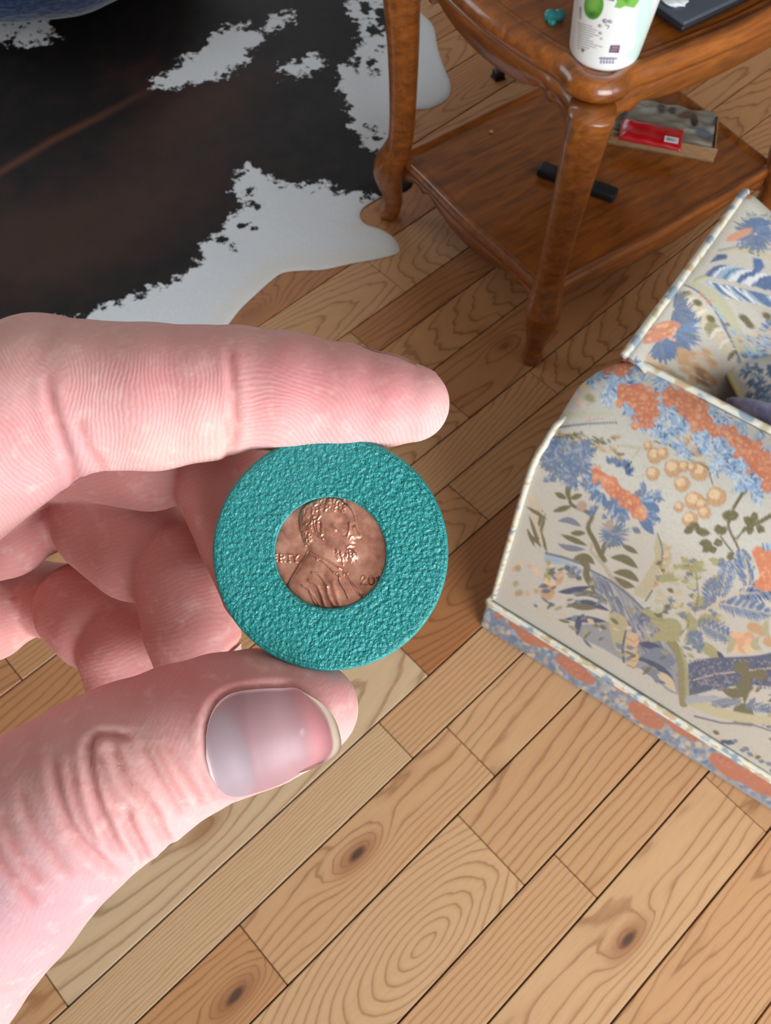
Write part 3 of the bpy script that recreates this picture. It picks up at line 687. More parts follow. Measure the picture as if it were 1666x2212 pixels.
# black bar behind the front leg
r_a, r_b = up(1163, 372, SZ)[:2], up(1328, 432, SZ)[:2]; dv = r_b - r_a; LL = float(np.linalg.norm(dv)); ra2 = math.atan2(dv[1], dv[0])
rem = empty('remote_control', ((r_a[0] + r_b[0]) / 2, (r_a[1] + r_b[1]) / 2, SS), ra2, 'slim black remote control on the shelf behind the front leg', 'remote')
bm_obj('remote_body', box_bm(LL, 0.030, 0.018, bev=0.005, seg=3, c=(0, 0, 0.0092)), plain('matt_black', srgb(24, 24, 27), 0.6), rem, smooth=True)
MBU = plain('button_rubber', srgb(44, 44, 48), 0.7)
for i in range(5):
    for j in (-1, 0, 1): bm_obj('button', box_bm(0.007, 0.005, 0.0016, bev=0.0006, seg=1, c=(-LL * 0.30 + i * LL * 0.13, j * 0.008, 0.0186)), MBU, rem)
# crumb and a black cap on the floor beyond the table
def pebble(name, P, r, mat, label, cat, sq=0.6):
    bm = bmesh.new(); bmesh.ops.create_icosphere(bm, subdivisions=2, radius=1.0)
    for v_ in bm.verts:
        n_ = v_.co.normalized(); k_ = 1 + 0.2 * math.sin(7 * n_.x + 5 * n_.y + 3 * n_.z); v_.co = Vector((n_.x * r * k_, n_.y * r * 0.8 * k_, n_.z * r * sq * k_ + r * sq))
    return tag(bm_obj(name, bm, mat, smooth=True, loc=tuple(P)), label, cat)
pebble('crumb', up(1061, 287, SZ) + [0, 0, 0.0004], 0.0045, plain('crumb_tan', srgb(206, 160, 104), 0.8), 'tiny tan crumb on the bare left half of the shelf', 'crumb')
cp = up(1076, 168)
cap = empty('black_cap', (cp[0], cp[1], 0.0), 0.5, 'small square black plastic cap on the floor beyond the table shelf', 'plastic cap')
bm_obj('cap_body', box_bm(0.024, 0.022, 0.020, bev=0.003, c=(0, 0, 0.0105)), MBK, cap, smooth=True)
bm_obj('cap_flange', box_bm(0.028, 0.026, 0.003, bev=0.001, seg=1, c=(0, 0, 0.0017)), MBK, cap)
# ------------------------------------------------------------------ floral armchair
SO = up(1050, 1350)[:2]; SANG = math.radians(-32.8)
sofa = empty('armchair', (SO[0], SO[1], 0), SANG, 'cream armchair upholstered in blue and orange floral cloth with corded seams', 'armchair')
_c, _s = math.cos(SANG), math.sin(SANG)
def s_world(V):
    V = np.asarray(V, float); return np.c_[SO[0] + V[:, 0] * _c - V[:, 1] * _s, SO[1] + V[:, 0] * _s + V[:, 1] * _c, V[:, 2]]
BASE = srgb(198, 193, 181); BLU, LBL, NVY, GBL = srgb(86, 114, 154), srgb(150, 176, 200), srgb(46, 60, 96), srgb(112, 122, 140)
ORG, ORL, ORD = srgb(206, 122, 84), srgb(230, 176, 138), srgb(168, 88, 56); TAN, TAL, TAD = srgb(196, 154, 112), srgb(224, 192, 152), srgb(140, 100, 66)
OLV, OLL, OLD = srgb(104, 96, 58), srgb(162, 156, 108), srgb(86, 78, 48); SAND = srgb(206, 186, 158)
A = lambda pts: [(1180 + x / 3.428, 860 + y / 3.428) for x, y in pts]
B = lambda pts: [(1330 + x / 4.958, 420 + y / 4.958) for x, y in pts]
C = lambda pts: [(1180 + x / 3.428, 1200 + y / 3.428) for x, y in pts]
def paint_print(cv, seed=3):
    R = random.Random(seed)
    def fern(p0, p1, w, n, col, col2=None, spine=None):
        p0, p1 = np.array(p0), np.array(p1); d = p1 - p0; L = np.linalg.norm(d); d = d / L; nrm = np.array([-d[1], d[0]])
        for k in range(n):
            t = (k + 0.5) / n; c = p0 + d * L * t; ww = w * math.sin(math.pi * (0.12 + 0.85 * t)) ** 0.7
            for sg in (-1, 1):
                e_ = c + nrm * sg * ww * R.uniform(0.8, 1.1) + d * ww * 0.55
                cv.stroke([c, (c + e_) / 2 + d * 0.8, e_], 0.9, 0.4, col if R.random() < 0.65 or col2 is None else col2, 1.2, 0.95, wm=1.9)
        if spine: cv.stroke([p0, p1], 0.9, 0.5, spine, 1.0)
    def tuft(cx, cy, r0, r1, n, a0, a1, cols, wm=2.6):
        for k in range(n):
            a = math.radians(a0 + (a1 - a0) * (k + R.random() * 0.7) / n); l = R.uniform(0.8, 1.1)
            p = np.array([cx + r0 * math.cos(a), cy + r0 * math.sin(a)]); q = np.array([cx + r1 * l * math.cos(a), cy + r1 * l * math.sin(a)])
            cv.stroke([p, q], 1.2, 0.5, R.choice(cols), 1.3, 0.95, wm=wm)
    def cluster(pts, w, n, r=(6, 10)):
        P = smooth_path(pts, 60)
        cv.stroke(P[::4], w * 0.55, w * 0.45, srgb(196, 112, 76), 4, 1.0, wm=w * 0.75); n = int(n * 1.3)
        for k in range(n):
            i = R.randrange(60); x, y = P[i] + np.array([R.uniform(-w, w), R.uniform(-w, w)]) * 0.85; rr = R.uniform(*r)
            cv.blob(x, y, rr, rr * 0.85, R.random() * 3, R.choice([ORG, ORG, srgb(216, 146, 108), srgb(198, 116, 80)]), 3, 0.9); cv.blob(x + 1, y + 1, rr * 0.4, rr * 0.25, R.random() * 3, R.choice([ORL, srgb(222, 158, 120), srgb(228, 186, 142)]), 3, 0.7)
            cv.stroke([(x - rr * 0.9, y + rr * 0.5), (x, y + rr), (x + rr * 0.8, y + rr * 0.5)], 0.5, 0.4, ORD, 1.0, 0.55)
    def berry(x, y, r):
        cv.blob(x, y, r + 0.8, r + 0.6, 0, TAD, 1.5, 0.75); cv.blob(x, y, r, r, 0, TAN, 1.5); cv.blob(x - r * 0.2, y - r * 0.25, r * 0.6, r * 0.55, 0.3, TAL, 3, 0.9)
        for k in range(3): cv.stroke([(x - r * 0.8, y - r * 0.4 + k * r * 0.5), (x + r * 0.7, y + r * (0.1 + 0.3 * k))], 0.4, 0.4, TAD, 0.9, 0.4)
    def oleaf(pts, w, col=OLV): cv.stroke(smooth_path(pts, 8), 0.9, 0.5, col, 1.8, 0.95, wm=w * 1.15)
    # quiet scattering everywhere first, so that the print goes on past the picture
    for k in range(170):
        x, y = R.uniform(900, 2700), R.uniform(200, 2900)
        if 1040 < x < 1700 and 400 < y < 1800: continue
        ty = R.random()
        if ty < 0.35:
            a = R.random() * 6.3; fern((x, y), (x + 70 * math.cos(a), y + 70 * math.sin(a)), 20, 12, BLU, LBL, SAND)
        elif ty < 0.55: cluster([(x, y), (x + R.uniform(-40, 40), y + R.uniform(10, 40))], 18, 22)
        elif ty < 0.8:
            for q in range(4): oleaf([(x, y), (x + R.uniform(-50, 50), y + R.uniform(-50, 50))], 6, R.choice([OLV, OLL]))
        else:
            for q in range(5): berry(x + R.uniform(-30, 30), y + R.uniform(-30, 30), R.uniform(7, 11))
    # ---- outer side of the arm
    tuft(1215, 1005, 4, 36, 40, 0, 360, [BLU, GBL, srgb(96, 112, 140)]); tuft(1192, 995, 2, 30, 26, 60, 300, [GBL, srgb(110, 120, 138)])
    tuft(1250, 1000, 3, 34, 30, 200, 520, [BLU, GBL]); tuft(1340, 1020, 12, 32, 14, 240, 380, [BLU, NVY, BLU]); tuft(1322, 1008, 8, 26, 10, 230, 330, [BLU, GBL])
    for (x, y, a0, a1) in ((1300, 1060, 60, 200), (1330, 1080, 50, 170), (1360, 1075, -40, 60), (1385, 1085, -50, 60), (1390, 1110, -10, 90), (1290, 1035, 100, 220), (1345, 1095, 60, 140)):
        tuft(x, y, 6, 34, 16, a0, a1, [BLU, BLU, GBL, LBL])
    oleaf([(1380, 1118), (1398, 1135), (1412, 1155)], 9, BLU); oleaf([(1400, 1085), (1425, 1105)], 8, BLU)
    cluster([(1287, 1020), (1312, 1040), (1340, 1066), (1366, 1090), (1386, 1112)], 15, 34)
    cv.stroke(smooth_path(A([(170, 720), (190, 790), (300, 840), (340, 880), (310, 960), (360, 1060), (400, 1150), (430, 1200)]), 24), 3.5, 6, OLV, 2)
    for p in ([(160, 740), (165, 640)], [(150, 745), (65, 700)], [(180, 745), (270, 715)], [(190, 800), (50, 840)], [(330, 870), (365, 830)], [(300, 1090), (110, 1010)], [(290, 1000), (180, 1000)], [(420, 1170), (440, 1090), (560, 1080)], [(560, 1085), (680, 1150)]):
        oleaf(A(p), 5.5, OLV)
    cv.blob(*A([(265, 800)])[0], 12, 12, 0, srgb(176, 150, 132), 4, 0.9); tuft(*A([(500, 1010)])[0], 3, 36, 26, 0, 360, [GBL, BLU, srgb(140, 150, 160)]); cv.blob(*A([(470, 940)])[0], 10, 12, 0.3, srgb(170, 152, 140), 3, 0.9)
    for p in ([(90, 910), (170, 905), (260, 950)], [(90, 1080), (170, 1110), (290, 1120)], [(640, 960), (700, 1000)]): oleaf(A(p), 6, GBL)
    # feathery dark tuft at upper left of the side
    for k in range(110):
        x = 1186 + R.uniform(0, 150); y = 925 + R.uniform(0, 45) + (x - 1186) * 0.1; oleaf([(x, y), (x + R.uniform(6, 18), y + R.uniform(-2, 12))], 2.6, R.choice([OLV, TAN, srgb(150, 140, 108), SAND, srgb(120, 120, 96)]))
    cv.stroke(A([(90, 215), (300, 190), (520, 180)]), 2.0, 1.2, srgb(70, 86, 118), 1.5); cv.stroke(A([(130, 130), (330, 120), (480, 110)]), 8, 4, srgb(190, 188, 160), 6, 0.8); cv.stroke(A([(300, 165), (420, 150)]), 1.5, 1, ORG, 2, 0.8)
    for k in range(26): x, y = R.uniform(1186, 1290), R.uniform(962, 1050); tuft(x, y, 1, R.uniform(14, 24), 14, R.uniform(0, 180), R.uniform(220, 380), [GBL, BLU, srgb(108, 124, 150), srgb(150, 160, 172)], 2.2)
    for k in range(14): x, y = R.uniform(1270, 1430), R.uniform(1040, 1130); tuft(x, y, 1, R.uniform(12, 20), 10, R.uniform(0, 180), R.uniform(200, 360), [GBL, BLU, srgb(120, 140, 170)], 2.2)
    cluster([(1287, 1020), (1312, 1040), (1340, 1066), (1366, 1090), (1386, 1112)], 15, 34)
    # berries
    for (x, y, r) in ((1400, 963, 10), (1416, 984, 17), (1432, 980, 13), (1411, 1023, 15), (1455, 1012, 19), (1478, 1008, 12), (1512, 1018, 21), (1495, 1010, 10), (1474, 1046, 17), (1500, 1082, 20), (1548, 1073, 21), (1516, 1090, 14), (1467, 1095, 11), (1491, 1122, 17), (1522, 1108, 14),
                      (1510, 972, 15), (1480, 955, 9), (1468, 944, 8), (1500, 945, 9)): berry(x, y, r)
    cv.stroke(A([(800, 320), (920, 350), (1040, 440), (1200, 520), (1235, 640)]), 1.8, 1.4, OLV, 1.5); cv.stroke(A([(560, 350), (700, 370), (640, 440)]), 3, 2, srgb(176, 172, 140), 4, 0.8)
    # olive branch with leaves at the right
    cv.stroke(smooth_path(A([(1490, 670), (1420, 760), (1370, 870), (1350, 950), (1400, 1060), (1430, 1120)]), 20), 4.2, 2.4, OLV, 1.6); cv.stroke(A([(1410, 1040), (1480, 960), (1560, 930), (1666, 870)]), 2.2, 5.5, OLV, 1.6); cv.stroke(A([(1290, 1020), (1340, 1090), (1390, 1150)]), 2, 2, OLV, 1.6)
    cv.blob(*A([(1365, 870)])[0], 18, 12, 0, OLV, 2)
    for p in ([(1100, 950), (1020, 1000)], [(1100, 960), (1150, 990), (1220, 1000)], [(1140, 960), (1060, 930)], [(1280, 1010), (1270, 930)], [(1290, 1010), (1330, 950)], [(1230, 1080), (1130, 1070)], [(1230, 1080), (1160, 1140)], [(1240, 1080), (1310, 1060)], [(1540, 940), (1460, 880)], [(1530, 930), (1550, 840)], [(1560, 950), (1620, 990)], [(1340, 1180), (1390, 1160)], [(1520, 940), (1500, 1010)], [(1230, 1090), (1240, 1150)]):
        oleaf(A(p), 8, OLV)
    # pale spear leaf, centre
    cv.poly(smooth_path(A([(820, 1000), (800, 1110), (800, 1200), (720, 1340), (650, 1440), (740, 1480), (800, 1400), (880, 1300), (930, 1200), (910, 1110), (850, 1050)]), 50), srgb(186, 176, 142), 2)
    cv.stroke(smooth_path(A([(825, 1000), (860, 1120), (850, 1250), (800, 1400), (740, 1500)]), 20), 1.2, 2.2, srgb(84, 92, 106), 1.5)
    for k in range(12): x, y = A([(890 - k * 9, 1120 + k * 27)])[0]; oleaf([(x - 2, y), (x + 12, y - 5)], 3, R.choice([TAN, srgb(190, 150, 120), SAND]))
    # striped leaves, left centre
    for p in ([(480, 1180), (580, 1190), (680, 1260)], [(500, 1290), (600, 1300), (690, 1360)], [(480, 1320), (560, 1370), (660, 1400)]): oleaf(A(p), 8, OLV)
    cv.stroke(smooth_path(A([(230, 1190), (300, 1240), (300, 1320), (370, 1420), (440, 1500)]), 20), 7, 8, OLV, 2); oleaf(A([(200, 1190), (290, 1180), (360, 1230)]), 8, OLV); cv.stroke(A([(340, 1080), (330, 1130), (420, 1230), (520, 1380), (640, 1490)]), 3, 6, srgb(180, 170, 146), 3)
    cv.stroke(A([(0, 1150), (130, 1180), (240, 1220)]), 3, 3, srgb(100, 116, 138), 2); cv.stroke(A([(10, 1190), (130, 1220), (260, 1280)]), 8, 5, LBL, 4, 0.7)
    for (x, y) in ((190, 1290), (240, 1330), (160, 1260)): cv.blob(*A([(x, y)])[0], 8, 6, 0.6, srgb(86, 94, 88), 2.5, 0.9)
    for (x, y, rx, ry, col) in ((100, 1330, 8, 16, TAN), (20, 1400, 14, 18, TAL), (10, 1320, 8, 22, OLL), (10, 1440, 16, 16, TAN)): cv.blob(*A([(x, y)])[0], rx, ry, 0.2, col, 3)
    for k in range(14): cv.blob(1135 + R.uniform(-30, 60), 1235 + R.uniform(-30, 50), R.uniform(5, 10), R.uniform(4, 8), R.random() * 3, R.choice([TAL, TAN, srgb(210, 170, 140), OLL]), 3, 0.8)
    for k in range(12): oleaf([(1140 + R.uniform(-8, 30), 1110 + R.uniform(-50, 70)), (1150 + R.uniform(-10, 40), 1130 + R.uniform(-50, 70))], 3.5, R.choice([srgb(196, 160, 142), OLV, SAND, OLV]))
    # ---- lower part of the side: big blue-grey feather bands
    cv.poly(smooth_path(C([(330, 100), (420, 160), (600, 270), (720, 400), (820, 520), (900, 640), (1000, 760), (1010, 1010), (900, 1000), (760, 860), (640, 820), (440, 700), (250, 600), (230, 520), (420, 500), (520, 460), (440, 330), (350, 220)]), 90), srgb(146, 148, 154), 3)
    for k in range(150):
        t_ = R.random(); x0, y0 = 350 + 480 * t_, 130 + 470 * t_; x0 += R.uniform(-60, 60); y0 += R.uniform(-20, 160) * (0.3 + t_); p = C([(x0, y0), (x0 + 35, y0 + 50 + 20 * t_), (x0 + 55, y0 + 110)])
        cv.stroke(p, 2.0, 1.0, R.choice([srgb(170, 166, 164), GBL, srgb(110, 118, 140), srgb(190, 182, 176), srgb(84, 96, 124)]), 2.0, 0.75, wm=2.0)
    cv.stroke(smooth_path(C([(330, 110), (480, 190), (640, 320), (760, 440), (840, 540)]), 24), 2, 2.4, srgb(92, 104, 126), 1.8)
    for p in ([(90, 270), (200, 260), (330, 230)], [(150, 380), (300, 350), (470, 410)], [(140, 470), (270, 470), (450, 490)], [(230, 590), (240, 500), (280, 430)], [(640, 760), (760, 780), (900, 880), (960, 980)], [(680, 650), (800, 670), (860, 680)]): oleaf(C(p), 6.5, NVY)
    for p in ([(210, 300), (320, 280), (460, 340)], [(160, 360), (250, 380), (380, 390)]): oleaf(C(p), 6, OLV)
    cv.poly(smooth_path(C([(470, 410), (540, 430), (600, 490), (570, 620), (560, 710), (520, 700), (490, 620), (465, 520)]), 40), srgb(178, 168, 128), 2); cv.stroke(C([(590, 560), (565, 680), (575, 790)]), 2, 2, NVY, 1.5)
    cv.poly(C([(600, 560), (680, 580), (690, 640), (670, 700), (690, 760), (650, 850), (600, 800), (580, 700)]), srgb(204, 178, 138), 2)
    for k in range(5): cv.stroke(C([(600, 610 + 50 * k), (650, 640 + 48 * k), (690, 610 + 50 * k)]), 1.6, 1.2, R.choice([TAD, ORG, srgb(150, 120, 84)]), 1.5, 0.8)
    for p in ([(700, 830), (800, 870), (820, 950)], [(700, 740), (830, 760), (930, 850)], [(760, 700), (860, 720), (960, 800)], [(820, 860), (900, 930), (960, 1010)]): oleaf(C(p), 9, R.choice([SAND, GBL, srgb(110, 118, 140)]))
    for k in range(170):
        t_ = R.random(); x0, y0 = 1150 + 520 * t_, 1330 + 300 * t_ - R.uniform(10, 150) ; a = R.uniform(-0.9, 0.9); l_ = R.uniform(10, 26)
        oleaf([(x0, y0), (x0 + l_ * math.cos(a), y0 + l_ * math.sin(a))], R.uniform(2, 4.5), R.choice([OLV, OLL, GBL, srgb(110, 118, 140), SAND, srgb(84, 96, 124), srgb(150, 140, 104), GBL]))
    # trunk
    cv.stroke(smooth_path(C([(930, 640), (990, 740), (1010, 860), (1010, 960), (1020, 1090)]), 24), 9, 10, srgb(140, 130, 84), 2); cv.stroke(smooth_path(C([(1000, 690), (1030, 800), (1040, 900), (1045, 1080)]), 16), 4, 5, OLL, 3, 0.7)
    for p in ([(690, 410), (780, 430), (850, 510), (940, 560), (990, 640)], [(780, 640), (860, 590), (990, 630)], [(960, 430), (1060, 460), (1080, 560), (1020, 640)], [(1060, 640), (1180, 680), (1270, 760), (1265, 830)], [(1100, 520), (1180, 470), (1300, 490)], [(860, 470), (960, 520), (1000, 600)]): oleaf(C(p), 10, OLL)
    for p in ([(700, 420), (800, 470), (870, 480)], [(980, 600), (1060, 500), (1000, 440)]): cv.stroke(smooth_path(C(p), 8), 1, 1, OLV, 1.5, 0.7)
    oleaf(C([(1270, 710), (1300, 760), (1280, 800)]), 5, NVY)
    # upright pale sprigs
    for k in range(80): x, y = C([(R.uniform(820, 1320), R.uniform(40, 470))])[0]; tuft(x, y, 1, R.uniform(8, 16), 8, R.uniform(180, 250), R.uniform(300, 380), [R.choice([OLL, srgb(190, 184, 150), SAND, GBL, OLV])], 1.6)
    for (x, y) in ((1110, 120), (1230, 240), (900, 190), (1150, 370)): tuft(*C([(x, y)])[0], 2, 24, 10, 180, 360, [OLL, srgb(160, 150, 106)], 3)
    cv.stroke(C([(1110, 130), (1130, 300), (1100, 430)]), 1.2, 1.5, OLV, 1.5, 0.8)
    # blue ferns on the right with sand stem and orange bloom
    fern(C([(1290, 320)])[0], C([(1360, 40)])[0], 22, 16, BLU, srgb(112, 130, 160), SAND); fern(C([(1500, 230)])[0], C([(1440, -40)])[0], 24, 18, BLU, GBL, SAND)
    fern(C([(1270, 350)])[0], C([(1666, 430)])[0], 26, 22, BLU, srgb(112, 130, 160), SAND); fern(C([(1420, 290)])[0], C([(1740, 250)])[0], 26, 20, BLU, NVY, SAND); fern(C([(1200, 400)])[0], C([(1230, 170)])[0], 20, 14, BLU, GBL)
    fern(C([(1120, 480)])[0], C([(1380, 620)])[0], 24, 18, GBL, BLU); fern(C([(1150, 700)])[0], C([(1080, 560)])[0], 18, 12, GBL, BLU); fern(C([(1560, 60)])[0], C([(1700, -60)])[0], 26, 14, BLU, LBL)
    cv.stroke(smooth_path(C([(1140, 440), (1260, 350), (1400, 290), (1490, 230), (1490, 100), (1470, 30)]), 30), 2.6, 1.5, SAND, 1.5)
    cv.poly(smooth_path(C([(1520, -30), (1570, -70), (1640, -30), (1720, -60), (1720, 240), (1540, 235), (1580, 150), (1550, 50)]), 40), ORG, 2.5)
    for k in range(14): x, y = C([(R.uniform(1550, 1700), R.uniform(-40, 220))])[0]; cv.stroke([(x, y), (x + R.uniform(-6, 6), y + R.uniform(6, 14))], 1.5, 0.8, R.choice([ORL, ORD, ORL]), 2, 0.7)
    # navy leaf at lower right with dots
    cv.poly(smooth_path(C([(1050, 800), (1200, 760), (1400, 750), (1560, 740), (1900, 700), (1900, 960), (1500, 960), (1300, 980), (1180, 1010), (1060, 1040)]), 60), srgb(72, 82, 110), 2.5)
    cv.stroke(C([(1060, 930), (1250, 880), (1500, 850), (1800, 820)]), 1.4, 1.4, SAND, 1.5)
    for k in range(420):
        x, y = C([(R.uniform(1060, 1850), R.uniform(770, 990))])[0]; cv.blob(x, y, R.uniform(1.6, 3), R.uniform(1.4, 2.6), R.random() * 3, R.choice([srgb(150, 146, 158), NVY, srgb(126, 124, 142)]), 1.4, 0.8)
    for p in ([(1450, 760), (1480, 900), (1470, 1100)], [(1390, 800), (1440, 830), (1500, 790)], [(1300, 990), (1400, 1020), (1540, 980)], [(1410, 970), (1480, 960), (1520, 1000)], [(1380, 1160), (1450, 1130), (1540, 1180)], [(1500, 890), (1600, 880), (1560, 930)]): oleaf(C(p), 10, OLV)
    for k in range(9): cv.blob(*C([(1400 + (k % 3) * 55 + R.uniform(-10, 10), 600 + (k // 3) * 45)])[0], 13, 10, 0.4, R.choice([srgb(214, 160, 122), TAL, ORL]), 3, 0.9)
    for (x, y) in ((1560, 540), (1600, 560), (1530, 530), (1650, 640)): cv.blob(*C([(x, y)])[0], 13, 11, 0.4, TAN, 3)
    for p in ([(1340, 600), (1380, 640), (1340, 730)], [(1580, 600), (1540, 660), (1600, 700)], [(1640, 480), (1620, 560), (1660, 600)]): oleaf(C(p), 7, srgb(176, 168, 128))
    cv.stroke(smooth_path(C([(1080, 1080), (1250, 1150), (1450, 1200), (1700, 1230)]), 20), 12, 9, srgb(196, 186, 150), 4, 0.9); cv.stroke(C([(1100, 1190), (1300, 1240), (1520, 1250), (1700, 1310)]), 2.2, 1.6, srgb(100, 104, 124), 2)
    cv.stroke(C([(1060, 1070), (1200, 1060), (1420, 1090)]), 9, 6, srgb(166, 168, 180), 4, 0.8); fern(C([(1220, 1100)])[0], C([(1440, 1080)])[0], 12, 12, GBL, BLU); fern(C([(1470, 1110)])[0], C([(1700, 1140)])[0], 14, 12, GBL, BLU)
    for k in range(20): x, y = C([(1180 + k * 28, 1290 + k * 16 + R.uniform(-40, 30))])[0]; oleaf([(x, y), (x + 14, y + R.uniform(-4, 10))], 4, R.choice([OLV, SAND, GBL, NVY, SAND]))
    # ---- top of the arm: orange clusters in pale blue leaves
    for k in range(330):
        t_ = R.random(); x, y = 1280 + 420 * t_, 800 + 250 * t_ ; x += R.uniform(-90, 70); y += R.uniform(-70, 70)
        if (y - (768 + (x - 1352) * 0.497)) < 2 or (y - (1020 + (x - 1556) * 0.65)) > 4 or x < 1345 and y < 800 and x < 1290: continue
        if x < 1345 and y > 890: continue
        a = R.uniform(0, 360); tuft(x, y, 1, R.uniform(15, 26), 12, a, a + 190, [R.choice([BLU, srgb(120, 152, 192)]), LBL, srgb(146, 174, 206), srgb(198, 208, 214)], 1.8)
    cluster([(1310, 790), (1335, 785), (1352, 800)], 22, 24); cluster([(1350, 850), (1380, 855), (1400, 880), (1392, 905)], 30, 46); cluster([(1450, 856), (1480, 868), (1510, 895), (1530, 912)], 27, 44); cluster([(1540, 928), (1548, 934)], 12, 8)
    cluster([(1574, 930), (1580, 936)], 12, 8); cluster([(1600, 955), (1625, 980), (1650, 1010), (1690, 1040)], 30, 56); cluster([(1720, 1010), (1780, 1060)], 28, 40)
    for (x, y) in ((1240, 850), (1260, 836), (1275, 860), (1255, 870)): cv.blob(x, y, 13, 9, 0.5, R.choice([TAL, srgb(220, 196, 176), OLL]), 4, 0.8)
    # ---- inside of the back: palm leaves
    cv.poly(smooth_path(B([(800, 960), (1000, 880), (1300, 940), (1700, 990), (1700, 960), (1300, 900), (1000, 850), (860, 890)]), 50), srgb(178, 172, 128), 2)
    for k in range(22):
        x0 = 960 + k * 36; y0 = 930 + k * 7 + (k / 22) ** 2 * 40; oleaf(B([(x0, y0), (x0 + 130, y0 + 60 + R.uniform(0, 40)), (x0 + 210, y0 + 170)]), 5.5, R.choice([BLU, LBL, srgb(226, 228, 230), BLU, srgb(90, 116, 156)]))
        oleaf(B([(x0, y0 - 60), (x0 + 120, y0 - 130), (x0 + 240, y0 - 170)]), 6, R.choice([BLU, LBL, srgb(226, 228, 230), srgb(76, 104, 150)]))
    cv.poly(B([(1470, 680), (1560, 690), (1600, 780), (1480, 880), (1420, 880), (1480, 790)]), srgb(74, 106, 156), 3); cv.poly(B([(1090, 640), (1200, 640), (1190, 690), (1010, 730)]), srgb(70, 92, 132), 3)
    cv.poly(smooth_path(B([(1140, 590), (1300, 570), (1500, 590), (1700, 660), (1700, 700), (1480, 650), (1250, 610), (1080, 640)]), 40), srgb(200, 190, 152), 3)
    cv.poly(smooth_path(B([(760, 960), (900, 950), (1120, 1080), (1260, 1250), (1360, 1480), (1500, 1700), (1480, 1800), (1340, 1810), (1250, 1560), (1120, 1320), (960, 1110), (860, 1020)]), 70), srgb(188, 184, 156), 3)
    cv.stroke(smooth_path(B([(740, 970), (850, 1020), (960, 1110), (1080, 1270), (1200, 1480), (1280, 1650), (1330, 1810)]), 40), 1.6, 2.6, srgb(84, 96, 128), 1.6)
    for k in range(24):
        t_ = k / 23; x0, y0 = 800 + 520 * t_, 1040 + 640 * t_ ** 1.1; oleaf(B([(x0, y0), (x0 - 70, y0 + 30), (x0 - 120, y0 + 110)]), 4.5, R.choice([SAND, OLV, srgb(206, 196, 170), srgb(150, 140, 100), srgb(222, 214, 200)]))
        if k % 3 == 0: oleaf(B([(x0 + 100, y0 + 20), (x0 + 160, y0 + 60)]), 4, R.choice([GBL, srgb(190, 140, 120), LBL]))
    for (x, y) in ((1400, 1350), (1440, 1400), (1620, 1300), (1660, 1380), (1370, 1320), (880, 1160), (1020, 1330)): cv.blob(*B([(x, y)])[0], 11, 7, 0.5, OLV, 3, 0.9)
    tuft(*B([(560, 1440)])[0], 20, 74, 40, -60, 130, [BLU, GBL, srgb(110, 134, 172)], 3.4); tuft(*B([(620, 1230)])[0], 4, 44, 20, -80, 100, [GBL, BLU], 3.4); tuft(*B([(480, 1560)])[0], 10, 52, 26, 0, 120, [BLU, GBL], 3.4)
    cv.poly(smooth_path(B([(300, 1530), (420, 1400), (560, 1350), (690, 1380), (680, 1430), (600, 1490), (560, 1530), (420, 1590), (300, 1600)]), 40), srgb(204, 138, 108), 4)
    for k in range(26): cv.blob(*B([(R.uniform(330, 660), R.uniform(1390, 1560))])[0], 5, 4, 0, R.choice([ORG, ORL]), 2.5, 0.6)
    tuft(*B([(1500, 420)])[0], 4, 50, 40, 0, 360, [BLU, GBL, srgb(112, 134, 164)], 3); cv.poly(smooth_path(B([(1180, 480), (1280, 400), (1450, 360), (1440, 420), (1300, 490), (1200, 510)]), 30), srgb(210, 150, 122), 4)
    oleaf(B([(1380, 330), (1500, 290), (1680, 320)]), 8, BLU); cv.stroke(B([(1100, 600), (1300, 560), (1700, 590)]), 2, 2, GBL, 3, 0.7); cv.stroke(B([(1380, 250), (1540, 230), (1700, 270)]), 2.5, 2.5, srgb(186, 184, 150), 3, 0.8)
    for k in range(20): cv.blob(*B([(R.uniform(700, 1050), R.uniform(1660, 1900))])[0], R.uniform(9, 17), R.uniform(5, 9), 0.5, R.choice([TAL, srgb(212, 172, 146), TAN, SAND]), 4, 0.85)
    for k in range(10): cv.blob(*B([(R.uniform(820, 1080), R.uniform(1850, 2040))])[0], R.uniform(10, 18), R.uniform(5, 9), 0.5, R.choice([TAN, TAD, srgb(176, 140, 104)]), 4, 0.85)
    for k in range(9): cv.blob(*B([(360 + k * 50, 1750 + k * 34 + R.uniform(-20, 20))])[0], 12, 6, 0.6, R.choice([TAL, OLL, srgb(206, 170, 140)]), 4, 0.8)
    for k in range(14): a = R.uniform(0, 360); tuft(*B([(R.uniform(1400, 1700), R.uniform(1440, 1800))])[0], 2, 22, 12, a, a + 200, [BLU, LBL, SAND], 2.4)
    # ---- seat cushion
    for (x, y) in ((1620, 830), (1650, 815), (1640, 850), (1660, 835)): tuft(x, y, 1, 18, 16, 0, 360, [BLU, srgb(86, 120, 170), LBL], 2.4)
    cv.stroke([(1572, 812), (1600, 850), (1650, 890)], 4, 4, srgb(206, 200, 150), 3); cv.blob(1596, 836, 6, 9, -0.5, BLU, 2)
